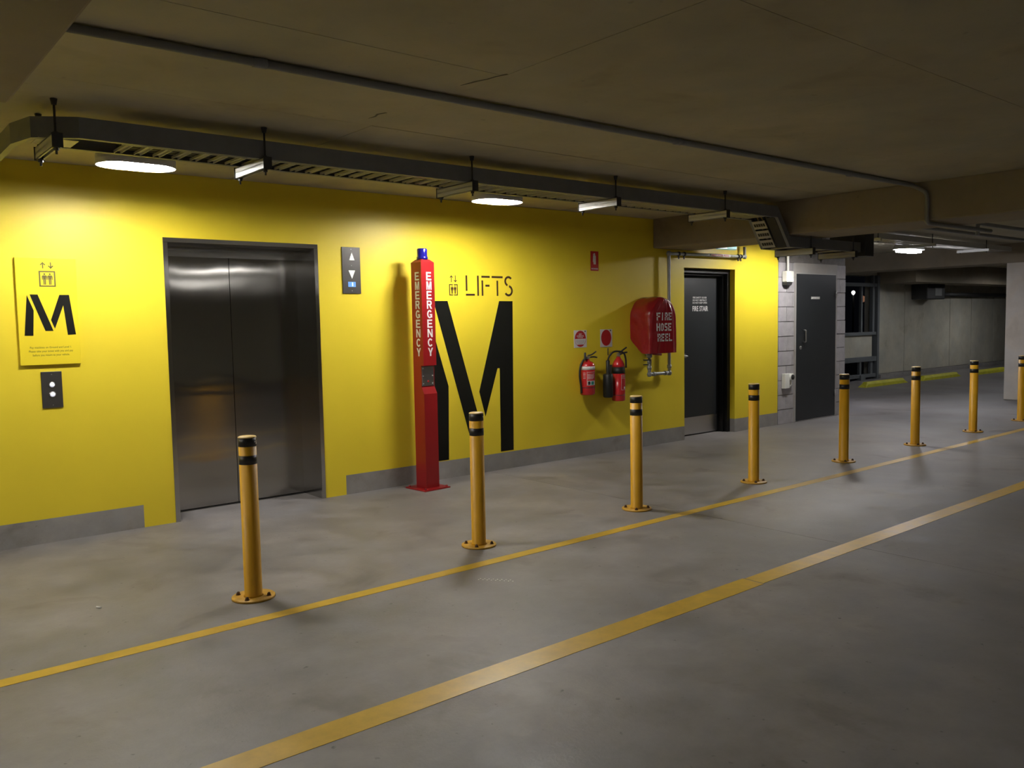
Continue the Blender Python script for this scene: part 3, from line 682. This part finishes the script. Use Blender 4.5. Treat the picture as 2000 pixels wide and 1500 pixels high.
BLOCK = {'E': [[(0,0),(1,0),(1,.18),(.27,.18),(.27,.42),(.9,.42),(.9,.59),(.27,.59),(.27,.82),(.97,.82),(.97,1),(0,1)]],
         'M': [[(0,0),(.2,0),(.2,.72),(.41,0),(.59,0),(.8,.72),(.8,0),(1,0),(1,1),(.7,1),(.5,.32),(.3,1),(0,1)]],
         'N': [[(0,0),(.23,0),(.23,.64),(.75,0),(1,0),(1,1),(.77,1),(.77,.36),(.26,1),(0,1)]],
         'Y': [[(.37,0),(.63,0),(.63,.4),(1,1),(.73,1),(.5,.6),(.27,1),(0,1),(.37,.4)]],
         'C': [ell(38, 322)], 'G': [ell(38, 330), [(.52,.35),(1,.35),(1,.52),(.52,.52)], [(.78,.08),(1,.08),(1,.36),(.78,.36)]],
         'R': [[(0,0),(.25,0),(.25,1),(0,1)], [(.24,.83),(.62,.83),(.62,1),(.24,1)], [(.24,.42),(.62,.42),(.62,.59),(.24,.59)], [(.62,1),(.80,.97),(.93,.86),(.95,.71),(.93,.56),(.80,.45),(.62,.42),(.62,.59),(.70,.62),(.71,.71),(.70,.80),(.62,.83)], [(.42,.43),(.72,0),(1.02,0),(.72,.45)]]}
for nm, O, Uv, Nv, wdt, off in (('front_lettering', (0, -H, 0), (1, 0, 0), (0, -1, 0), .062, .010), ('side_lettering', (-H, 0, 0), (0, -1, 0), (-1, 0, 0), .066, .012)):
    b = new(); top_ = 1.948; step = .0842
    for i, ch in enumerate(word):
        o_ = Vector(O) + Vector(Uv)*off + Z*(top_-.072-i*step) + Vector(Nv)*-.0002
        lw, lh = wdt*.92, .0735
        for poly in BLOCK[ch]: prism(b, [((u-.5)*lw, v*lh) for u, v in poly], o_, Uv, Z, Nv, .0012)
    part(nm, rotbm(b), 'white', ep, 'white vertical word EMERGENCY')
for sx in (-.12, .12):
    for sy in (-.12, .12):
        b = new(); lathe(b, [(.011, 0), (.011, .009), (.006, .016)], (sx, sy, .012), 6, smooth=False); part('anchor_bolt', rotbm(b), 'red', ep)

# ================================================================== BOLLARDS
BX0, BDX, BY = 1.77757, 1.570726, -2.144
def make_bollard():
    t = thing('bollard', (BX0, BY, 0), '', 'bollard', 'yellow bollards along the kerb line')
    R_ = .0475
    def cyl(name, r, z0, z1, mt, lab=None, n=28):
        b = new(); lathe(b, [(r, z0), (r, z1)], (BX0, BY, 0), n); return part(name, b, mt, t, lab)
    b = new(); lathe(b, [(.117, 0), (.117, .009), (.113, .012), (R_+.004, .012), (R_+.004, .012)], (BX0, BY, 0), 36); part('base_plate', b, 'bollardbase', t, 'worn yellow flange with rusty bolts')
    b = new(); lathe(b, [(R_+.006, .012), (R_, .02), (R_, .893)], (BX0, BY, 0), 32); part('post', b, 'bollard', t)
    cyl('reflective_band', R_+.0008, .748, .797, 'black', 'black band'); top = cyl('reflective_band', R_+.0008, .846, .894, 'black', 'black band')
    b = new(); lathe(b, [(R_+.0014, .893), (R_+.0014, .897), (R_-.004, .901), (0, .902)], (BX0, BY, 0), 32); part('cap', b, 'cap', t, 'pale yellow flat cap')
    b = new()
    for row, (z, segs) in enumerate(((.868, (0, 4, 5, 9, 10, 13, 14, 18, 19, 22)), (.858, (6, 9, 10, 13, 14, 17)))):
        for q in range(0, len(segs), 2):
            a0 = math.radians(-62+segs[q]*2.2); a1 = math.radians(-62+segs[q+1]*2.2); r = R_+.0012
            vs_ = [b.verts.new((BX0+r*math.cos(a_), BY+r*math.sin(a_), z_)) for a_, z_ in ((a0, z), (a1, z), (a1, z+.007), (a0, z+.007))]
            b.faces.new(vs_)
    part('maker_mark', b, 'white', top, 'tiny white print')
    for k in range(4):
        a = PI/4+k*PI/2; b = new(); c = (BX0+.088*math.cos(a), BY+.088*math.sin(a), .012)
        lathe(b, [(.014, 0), (.014, .003), (.010, .003), (.010, .012), (.005, .018)], c, 6, smooth=False); part('anchor_bolt', b, 'rust', t)
    return t
blabs = ['yellow bollard with black bands, nearest the camera in front of the lift', 'yellow bollard with black bands in front of the big M',
         'yellow bollard with black bands, third from the left, in front of hose reel', 'yellow bollard with black bands, fourth from the left, before fire door',
         'yellow bollard with black bands in front of the block store room', 'yellow bollard with black bands, sixth from the left, before first wheel stop',
         'yellow bollard with a rusty scuff near its foot, seventh from the left', 'yellow bollard cut by the right edge of the picture']
b0 = make_bollard(); bs = [b0]
for k in range(1, 8):
    c = copy_tree(b0); c.location.x = BX0+BDX*k; bs.append(c); c.rotation_euler.z = random.uniform(-.12, .12)
for o, l in zip(bs, blabs): o['label'] = l
b = new(); xx = BX0+BDX*6; r = .0482
pts = [(-118, .035), (-112, .03), (-110, .09), (-113, .15), (-114.5, .20), (-116, .14), (-119, .09)]
b.faces.new([b.verts.new((BX0+r*math.cos(math.radians(a)), BY+r*math.sin(math.radians(a)), z)) for a, z in pts])
sc = finish('scuff', b, 'scuff', b0); sc['label'] = 'brown rust scuff'; sc.parent = bs[6]

# ================================================================== EXTINGUISHERS
def cylmap(cx, cy, r, z0, a_mid):
    """wrap flat lettering on a cylinder; a_mid = facing angle in degrees"""
    def f(u, v, d):
        a = math.radians(a_mid)+u/r; return Vector((cx+(r+d)*math.cos(a), cy+(r+d)*math.sin(a), z0+v))
    return f
def patch(bm, cx, cy, r, a0, a1, z0, z1, n=10, d=.0006):
    a0, a1 = math.radians(a0), math.radians(a1)
    lo = [bm.verts.new((cx+(r+d)*math.cos(a0+(a1-a0)*i/n), cy+(r+d)*math.sin(a0+(a1-a0)*i/n), z0)) for i in range(n+1)]
    hi = [bm.verts.new((v.co.x, v.co.y, z1)) for v in lo]
    for i in range(n): bm.faces.new((lo[i], lo[i+1], hi[i+1], hi[i]))
# left: dry powder
ex, ey, er = 6.400, -.105, .082
e1 = thing('fire_extinguisher', (ex, ey, .70), 'red fire extinguisher with white band and label, hung left', 'fire extinguisher')
b = new(); lathe(b, [(.070, .690), (er, .700), (er, 1.005), (.076, 1.025), (.055, 1.045), (.026, 1.058), (.022, 1.075)], (ex, ey, 0), 32); part('cylinder', b, 'extred', e1)
b = new(); lathe(b, [(er+.0006, .962), (er+.0006, 1.000)], (ex, ey, 0), 32); part('white_band', b, 'labelwhite', e1, 'white band')
b = new(); lathe(b, [(er+.001, .768), (er+.001, .774)], (ex, ey, 0), 32); part('bracket_strap', b, 'black', e1)
b = new(); patch(b, ex, ey, er, -138, -62, .795, .945, 10); lb = part('label_panel', b, 'labelred', e1)
b = new()
for z, a0, a1 in ((.937, -134, -66), (.915, -134, -70), (.905, -134, -85), (.895, -134, -73), (.885, -134, -80), (.875, -134, -76), (.865, -134, -90)): patch(b, ex, ey, er, a0, a1, z, z+.003, 8, .0012)
patch(b, ex, ey, er, -138, -136, .795, .945, 1, .0012); patch(b, ex, ey, er, -134, -66, .798, .845, 8, .0012)
part('label_print', b, 'labelwhite', lb)
b = new(); patch(b, ex, ey, er, -131, -112, .803, .840, 3, .0018); part('class_mark', b, 'black', lb)
b = new(); patch(b, ex, ey, er, -106, -80, .803, .840, 4, .0018); part('class_mark', b, 'teal', lb)
b = new(); patch(b, ex, ey, er, -140, -105, .86, .94, 6, .0008); 
bb = new()
for z in (.93, .915, .9, .885, .87): patch(bb, ex, ey, er, -168, -148, z, z+.003, 4, .0012)
b.free(); part('side_print', bb, 'labelwhite', e1)
b = new(); lathe(b, [(.020, 1.072), (.020, 1.105), (.012, 1.112)], (ex, ey, 0), 16); box(b, ex-.012, ex+.035, ey-.012, ey+.012, 1.085, 1.105); vv = part('valve', b, 'steel', e1)
b = new(); tube(b, rounded([(ex+.005, ey, 1.112), (ex+.05, ey-.02, 1.122), (ex+.105, ey-.03, 1.155)], .02), .008, 8); part('squeeze_lever', b, 'hard', vv)
b = new(); tube(b, rounded([(ex+.015, ey, 1.093), (ex+.08, ey-.02, 1.10), (ex+.12, ey-.03, 1.09)], .02), .008, 8); part('carry_handle', b, 'hard', vv)
b = new(); tube(b, rounded([(ex-.01, ey-.01, 1.09), (ex-.07, ey-.01, 1.07), (ex-.108, ey, 1.00), (ex-.118, ey, .90), (ex-.10, ey, .80), (ex-.094, ey, .76), (ex-.092, ey, .71)], .05), .011, 10); part('hose', b, 'rubber', e1)
b = new(); lathe(b, [(.011, 0), (.014, .01), (.012, .08), (.009, .085)], (ex-.062, ey-.03, 1.065), 12); part('nozzle', b, 'hard', e1)
b = new(); box(b, ex-.012, ex+.012, -.03, -.001, .74, 1.02); part('wall_bracket', b, 'hard', e1)
# right: CO2 with horn
ex, ey, er = 6.865, -.125, .074
e2 = thing('fire_extinguisher', (ex, ey, .6), 'red fire extinguisher with big black discharge horn, hung right', 'fire extinguisher')
b = new(); lathe(b, [(.066, .592), (er, .602), (er, .90)], (ex, ey, 0), 32); part('cylinder', b, 'extred', e2)
b = new(); lathe(b, [(er+.0004, .898), (er, .93), (er-.003, .97)], (ex, ey, 0), 32); part('black_band', b, 'hornblack', e2, 'black painted shoulder band')
b = new(); lathe(b, [(er-.003, .969), (.066, 1.00), (.052, 1.035), (.034, 1.06), (.024, 1.07), (.022, 1.085)], (ex, ey, 0), 32); part('shoulder', b, 'extred', e2)
b = new(); lathe(b, [(er+.001, .655), (er+.001, .661)], (ex, ey, 0), 32); part('bracket_strap', b, 'black', e2)
b = new(); patch(b, ex, ey, er, -112, -45, .715, .885, 8); lb = part('label_panel', b, 'labelred', e2)
b = new(); patch(b, ex, ey, er, -112, -110, .715, .885, 1, .0012); patch(b, ex, ey, er, -112, -45, .715, .718, 8, .0012); patch(b, ex, ey, er, -112, -45, .882, .885, 8, .0012); patch(b, ex, ey, er, -84, -62, .728, .752, 4, .0012)
for z in (.87, .86, .845): patch(b, ex, ey, er, -106, -60, z, z+.003, 6, .0012)
part('label_print', b, 'labelwhite', lb)
b = new(); lathe(b, [(.020, 1.083), (.020, 1.12), (.012, 1.125)], (ex, ey, 0), 16); vv = part('valve', b, 'steel', e2)
b = new(); tube(b, rounded([(ex, ey, 1.115), (ex+.04, ey-.02, 1.15), (ex+.10, ey-.03, 1.185)], .02), .009, 8); part('squeeze_lever', b, 'hard', vv)
b = new(); tube(b, rounded([(ex, ey, 1.10), (ex+.06, ey-.02, 1.125), (ex+.11, ey-.03, 1.13)], .02), .009, 8); part('carry_handle', b, 'hard', vv)
b = new(); tube(b, [(ex-.065, -.03, 1.10), (ex-.065, -.03, 1.18)], .006, 8); part('hook', b, 'hard', e2)
hx, hy = 6.705, -.118
b = new(); lathe(b, [(.045, .640), (.056, .650), (.056, .885), (.048, .90), (.022, .905), (.022, 1.045), (.014, 1.052)], (hx, hy, 0), 24); part('discharge_horn', b, 'hornblack', e2, 'black discharge horn')
b = new(); tube(b, rounded([(hx, hy, 1.045), (hx+.005, hy-.01, 1.09), (hx+.06, hy-.03, 1.15), (ex+.02, ey-.07, 1.14), (ex+.06, ey-.06, 1.04), (ex+.064, ey-.055, .96)], .06), .010, 10); part('hose', b, 'rubber', e2)
b = new(); box(b, ex-.012, ex+.012, -.055, -.001, .68, .99); part('wall_bracket', b, 'hard', e2)

# ================================================================== HOSE REEL UNDER ITS COVER
hr = thing('hose_reel_cover', (7.42, -.16, 1.1), 'glossy red vinyl hose reel cover with arched top', 'hose reel')
x0, x1, zb, zt = 7.195, 7.68, 1.105, 1.752; cxr = (x0+x1)/2; rr = (x1-x0)/2
def outline(sc=1.0, zlow=zb):
    pts = [(x0, zlow)]
    for i in range(1, 5): pts.append((x0, zlow+(zt-rr-zlow)*i/5))
    for i in range(0, 13): a = PI-PI*i/12; pts.append((cxr+rr*math.cos(a), zt-rr+rr*math.sin(a)*(1.0 if True else 1)))
    for i in range(4, 0, -1): pts.append((x1, zlow+(zt-rr-zlow)*i/5))
    pts.append((x1, zlow))
    return pts
rw = random.Random(11); depths = [-.004, -.06, -.12, -.18, -.235, -.275, -.300]
b = new(); rows = []
for k, d in enumerate(depths):
    zl = zb + max(0, (.17+d)/.17)*.16 if d > -.17 else zb
    inset = [0, 0, 0, 0, .004, .012, .030][k]
    row = []
    for (u, v) in outline(1, zl):
        du = cxr-u; dv = (zt-.32)-v; L2 = math.hypot(du, dv) or 1
        j = rw.uniform(-.013, .013) if 0 < k < 6 else rw.uniform(-.003, .003)
        row.append(b.verts.new((u+du/L2*(inset+j), d + rw.uniform(-.004, .004), v+(dv/L2*(inset+j) if v > zl+.01 else 0))))
    rows.append(row)
n = len(rows[0])
for A, B_ in zip(rows, rows[1:]):
    for i in range(n-1): f = b.faces.new((A[i], A[i+1], B_[i+1], B_[i])); f.smooth = True
# front face: a slightly sagging, creased sheet
cols = 16; front = rows[-1]; left = front[:n//2+1]; right = front[n//2:][::-1]
grid = []
for i in range(len(left)):
    a_, c_ = left[i], right[i]
    if a_ is c_: grid.append([a_]); continue
    row = [a_]
    for q in range(1, cols):
        t = q/cols; p = a_.co.lerp(c_.co, t); p.y += -.012*math.sin(PI*t) - .016*max(0, 1-abs(t-.20-.018*i+.006*(i-4)**2*.2)*9)*(1-i/22) - .013*max(0, 1-abs(t-.82+.012*i)*11) - .012*max(0, 1-abs(t-.5-.05*math.sin(i*.9))*10)*(1 if i > 6 else .2) + rw.uniform(-.003, .003); row.append(b.verts.new(p))
    row.append(c_); grid.append(row)
for A, B_ in zip(grid, grid[1:]):
    if len(B_) == 1:
        for q in range(cols): f = b.faces.new((A[q], A[q+1], B_[0])); f.smooth = True
    else:
        for q in range(cols): f = b.faces.new((A[q], A[q+1], B_[q+1], B_[q])); f.smooth = True
cv = part('cover', b, 'vinyl', hr)
mdf = cv.modifiers.new('s', 'SUBSURF'); mdf.levels = 1; mdf.render_levels = 2
def creased(b, poly):  # stencil strokes set just proud of the cover
    prism(b, poly, (0, -.3235, 0), X, Z, -Y, .0015)
def stroke(b, x, z, u0, u1, v0, v1, w_=.050, h_=.088): creased(b, [(x+u0*w_, z+v0*h_), (x+u1*w_, z+v0*h_), (x+u1*w_, z+v1*h_), (x+u0*w_, z+v1*h_)])
GL = {'F': [(0, .3, 0, .44), (0, .3, .56, 1), (.4, 1, .8, 1), (.4, .85, .42, .6)], 'I': [(.3, .65, 0, 1)], 'R': [(0, .28, 0, .44), (0, .28, .56, 1), (.38, .85, .82, 1), (.7, 1, .55, .85), (.38, .85, .42, .56), (.7, 1, 0, .36)],
      'E': [(0, .3, 0, .44), (0, .3, .56, 1), (.4, 1, .8, 1), (.4, .85, .42, .6), (.4, 1, 0, .2)], 'H': [(0, .3, 0, 1), (.7, 1, 0, 1), (.36, .64, .42, .6)], 'O': [(0, .3, .12, .88), (.7, 1, .12, .88), (.2, .45, 0, .18), (.55, .8, 0, .18), (.2, .45, .82, 1), (.55, .8, .82, 1)],
      'S': [(.1, 1, .8, 1), (0, .3, .56, .86), (.1, .9, .42, .58), (.7, 1, .14, .44), (0, .9, 0, .2)], 'L': [(0, .3, 0, .44), (0, .3, .56, 1), (.4, 1, 0, .2)]}
b = new()
for s, z, xx in (('FIRE', 1.478, 7.302), ('HOSE', 1.358, 7.295), ('REEL', 1.240, 7.305)):
    for i, ch in enumerate(s):
        for g in GL[ch]: stroke(b, xx+i*.066, z, *g)
sl_ = part('stencil_lettering', b, 'labelwhite', cv, 'white stencil words FIRE HOSE REEL')
mdf = sl_.modifiers.new('w', 'SHRINKWRAP'); mdf.target = cv; mdf.wrap_method = 'PROJECT'; mdf.use_project_y = True; mdf.use_project_x = False; mdf.use_project_z = False; mdf.use_negative_direction = True; mdf.use_positive_direction = True; mdf.wrap_mode = 'ABOVE_SURFACE'; mdf.offset = .002
b = new(); lathe(b, [(.19, 0), (.19, .012), (.05, .012), (.05, .20), (.19, .20), (.19, .212)], (7.425, -.03, 1.46), 28, 'Y'); part('hose_drum', b, 'extred', hr)
# water pipe
wp = thing('water_pipe', (7.83, -.06, .83), 'galvanised fire pipe with a U bend below the hose reel', 'pipe')
PY = -.07
b = new(); tube(b, rounded([(7.445, PY, 1.16), (7.445, PY, .853), (7.80, PY, .853), (7.80, PY, 2.262), (9.30, PY, 2.275), (9.30, PY, 2.40)], .035), .0195, 14); part('pipe', b, 'galv', wp)
for c, ax in (((7.445, PY, .853), 0), ((7.80, PY, .853), 0), ((9.30, PY, 2.275), 0), ((7.80, PY, 2.262), 0)):
    b = new(); lathe(b, [(.0, -.031), (.02, -.028), (.031, 0), (.02, .028), (.0, .031)], c, 14); part('elbow', b, 'galv', wp)
for c in ((7.52, PY, .853), (7.73, PY, .853)):
    b = new(); tube(b, [(c[0]-.02, c[1], c[2]), (c[0]+.02, c[1], c[2])], .026, 12); part('collar', b, 'galv', wp)
for c in ((7.445, PY, .93), (7.80, PY, .93), (7.445, PY, 1.0)):
    b = new(); tube(b, [(c[0], c[1], c[2]-.02), (c[0], c[1], c[2]+.02)], .026, 12); part('collar', b, 'galv', wp)
b = new(); lathe(b, [(.022, 1.045), (.034, 1.055), (.034, 1.095), (.022, 1.105)], (7.445, PY, 0), 14); tube(b, [(7.39, PY, 1.09), (7.445, PY, 1.09)], .016, 10); vl = part('valve', b, 'galv', wp)
b = new(); tube(b, [(7.455, PY-.04, 1.088), (7.50, PY-.045, 1.085), (7.60, PY-.045, 1.08)], [.007, .008, .014], 8); part('valve_lever', b, 'labelred', vl, 'red valve lever')
for z in (.965, 1.02):
    b = new(); box(b, 7.415, 7.475, PY-.006, -.001, z-.006, z+.006); part('pipe_clip', b, 'hard', wp)
b = new(); tube(b, [(8.55, PY, 2.2685), (8.98, PY, 2.2722)], .0205, 14); mk = part('pipe_marker', b, 'labelwhite', wp, 'pale band with red flow print')
b = new(); text(b, 'FIRE HOSE REEL', (8.765, PY-.0205, 2.2605), (1, 0, .0087), Z, -Y, .021, .36, .015, align='CENTER'); part('lettering', b, 'labelred', mk)
for x in (7.98, 8.08, 9.16, 9.22):
    z = 2.262+(x-7.8)*.00867; b = new(); tube(b, [(x-.012, PY, z), (x+.012, PY, z)], .027, 12); box(b, x-.006, x+.006, PY-.006, PY+.006, z-.06, z-.02); part('clamp', b, 'hard', wp)

# ================================================================== SMALL WALL FITTINGS
jb = thing('junction_box', (10.36, 0, 1.97), 'white electrical box with conduit on block wall beside yellow paint', 'junction box')
b = new(); box(b, 10.255, 10.425, -.085, -.003, 1.965, 2.118, bev=.012); part('box', b, 'whiteplastic', jb)
b = new(); prism(b, [(10.262, 1.925), (10.38, 1.925), (10.405, 1.964), (10.262, 1.964)], (0, -.075, 0), X, Z, Y, .07); part('cable_entry', b, 'hard', jb, 'dark grey spout under the box')
b = new(); tube(b, [(10.35, -.035, 2.118), (10.35, -.035, 2.36)], .017, 12); part('conduit', b, 'whiteplastic', jb)
b = new(); tube(b, [(10.35, -.035, 2.335), (10.35, -.035, 2.37)], .022, 12); part('saddle', b, 'hard', jb)
so = thing('power_outlet', (10.34, 0, .5), 'white outlet box with black socket low on the block wall', 'outlet')
b = new(); box(b, 10.262, 10.375, -.06, -.003, .50, .705, bev=.006); part('box', b, 'whiteplastic', so)
b = new(); lathe(b, [(.050, 0), (.050, .075), (.042, .078)], (10.41, -.004, .655), 20, 'Y'); sk = part('socket', b, 'whiteplastic', so)
b = new(); lathe(b, [(.036, 0), (.036, .012), (.0, .014)], (10.41, -.080, .655), 20, 'Y'); part('socket_cap', b, 'hard', sk, 'black socket cap')
b = new(); tube(b, rounded([(10.42, -.035, .61), (10.43, -.05, .55), (10.40, -.04, .52)], .03), .012, 8); part('flap', b, 'whiteplastic', so)
xs_ = thing('exit_sign', (8.62, -.28, 2.3), 'lit green and white exit sign mostly hidden behind the beam', 'exit sign')
b = new(); box(b, 8.42, 8.80, -.31, -.27, 2.325, 2.50, bev=.004); part('case', b, 'whiteplastic', xs_)
b = new(); box(b, 8.60, 8.79, -.313, -.309, 2.33, 2.49); box(b, 8.425, 8.795, -.305, -.275, 2.322, 2.3255); part('green_panel', b, 'exitgreen', xs_)
b = new(); box(b, 8.43, 8.60, -.313, -.309, 2.33, 2.49); part('white_panel', b, 'exitwhite', xs_)
b = new(); tube(b, [(8.61, -.29, 2.50), (8.61, -.29, ZC)], .01, 8); part('stem', b, 'galv', xs_)

# ================================================================== FLOOR MARKINGS
def line(y0, y1, x0, x1, lab):
    b = new(); n = 24; A = []; B_ = []
    for i in range(n+1):
        x = x0+(x1-x0)*i/n; A.append((x, y0+rw.uniform(-.003, .003))); B_.append((x, y1+rw.uniform(-.003, .003)))
    prism(b, A + B_[::-1], (0, 0, .0002), X, Y, Z, .0012); return one('painted_line', b, 'line', lab, 'floor marking')
line(-2.548, -2.462, -3, 26, 'thin yellow line painted on floor just in front of bollards')
line(-3.905, -3.765, -3, 4.02, 'wide yellow line painted across the foreground, left of the lap')
line(-3.895, -3.775, 4.03, 26, 'wide yellow line running away to the right edge')
dr = thing('painted_dot_row', (2.96, -2.815, 0), 'short row of tiny white dots on the floor beside thin yellow line', 'floor marking')
for k in range(17):
    t = k/16; x = 2.895+.127*t; y = -2.735-.16*t; q = .010*(1 if k % 2 else -1)
    b = new(); prism(b, disc(x+q*.6, y+q*.9, .0042, .0042, 8), (0, 0, .0002), X, Y, Z, .001); part('dot', b, 'dot', dr)
b = new(); tube(b, [(1.07, -1.735, .006), (1.085, -1.765, .006)], .0045, 8); one('cigarette_butt', b, 'white', 'tiny white scrap lying on the floor left of nearest bollard', 'litter')

# ================================================================== FAR BACKGROUND
def wheel_stop(xa, xb, y, lab):
    b = new(); prof = [(-.085, 0), (.085, 0), (.075, .06), (.04, .105), (-.04, .105), (-.075, .06)]
    R0 = [b.verts.new((xa, y+u, 0)) for u, v in prof]; R1 = [b.verts.new((xa+.14 if v > .01 else xa, y+u, v)) for u, v in prof]
    R2 = [b.verts.new((xb-.14 if v > .01 else xb, y+u, v)) for u, v in prof]
    for v, p in zip(R0, prof): v.co.z = 0
    b.verts.index_update()
    n = 6; b.faces.new(R1[::-1]); b.faces.new(R2)
    for v in R0: b.verts.remove(v)
    for i in range(n): b.faces.new((R1[i], R1[(i+1) % n], R2[(i+1) % n], R2[i]))
    return one('wheel_stop', b, 'stop', lab, 'wheel stop', 'yellow wheel stops by the far wall')
wheel_stop(16.55, 18.40, 2.16, 'yellow wheel stop at the far wall, nearest the store room')
wheel_stop(18.95, 20.90, 2.08, 'yellow wheel stop at the far wall, the middle one')
wheel_stop(21.45, 23.35, 1.95, 'yellow wheel stop at the far wall, next to the column')
gf = thing('barred_opening', (18.4, 3.2, 0), 'grey steel framed opening onto the night with a concrete infill panel', 'barrier')
gy = 3.2
for n_, d, mt in (('sill_rail', (17.0, 19.03, gy-.06, gy+.06, 1.03, 1.10), 'rail'), ('infill_panel', (17.0, 18.96, gy, gy+.08, .53, 1.03), 'backwall'), ('channel_beam', (17.0, 19.05, gy-.07, gy+.07, .42, .53), 'rail'),
                  ('bottom_rail', (17.0, 19.05, gy-.06, gy+.06, .05, .13), 'rail'), ('head_rail', (17.0, 19.1, gy-.06, gy+.06, 2.14, 2.22), 'rail'),
                  ('post', (18.40, 18.46, gy-.03, gy+.03, 1.10, 2.14), 'rail'), ('post', (18.90, 18.99, gy-.04, gy+.04, 1.10, 2.40), 'rail'), ('post', (19.06, 19.15, gy-.08, gy+.08, 0, 2.40), 'rail'),
                  ('post', (18.36, 18.43, gy-.03, gy+.03, .13, .42), 'rail'), ('post', (18.85, 18.95, gy-.03, gy+.03, .13, .42), 'rail'), ('foot', (18.30, 18.50, gy-.10, gy+.05, 0, .12), 'rail'), ('foot', (17.6, 17.8, gy-.10, gy+.05, 0, .12), 'rail')):
    bx(n_, d, mt, gf, .004)
fc = thing('fan_coil_unit', (21.35, 2.9, 1.85), 'dark wall mounted fan unit under the far beam', 'air conditioner')
b = new(); box(b, 20.85, 21.82, 2.80, 3.19, 1.85, 2.32, bev=.02); part('case', b, 'hard', fc)
b = new(); box(b, 21.25, 21.62, 2.788, 2.802, 1.93, 2.13, bev=.005); part('grille_plate', b, 'conduit', fc, 'paler grille plate')
b = new(); tube(b, [(21.82, 3.05, 1.98), (27.5, 3.05, 1.98)], .05, 10); one('drain_pipe', b, 'hard', 'dark pipe running right from the fan unit along far wall', 'pipe')
# outside at night
sl = thing('street_lamp', (28.8, 9, -.2), 'street lamp glowing white in the night beyond the barred opening', 'street lamp')
b = new(); tube(b, [(28.8, 9, -.2), (28.8, 9, 2.2)], .035, 8); part('pole', b, 'hard', sl)
b = new(); lathe(b, [(0, 0), (.045, .04), (.07, .10), (.05, .15), (0, .17)], (28.8, 9, 2.2), 14); part('lamp_head', b, 'night_lamp', sl, 'glowing white lamp head')
ln = thing('lit_sign', (29.45, 9, -.2), 'dim orange lit sign in the night beyond the barred opening', 'sign')
b = new(); tube(b, [(29.45, 9, -.2), (29.45, 9, 1.9)], .03, 8); part('pole', b, 'hard', ln)
b = new(); lathe(b, [(0, 0), (.09, .04), (.11, .13), (.08, .22), (0, .26)], (29.45, 9, 1.94), 14); part('lantern', b, 'lantern', ln, 'dim orange glowing shade')
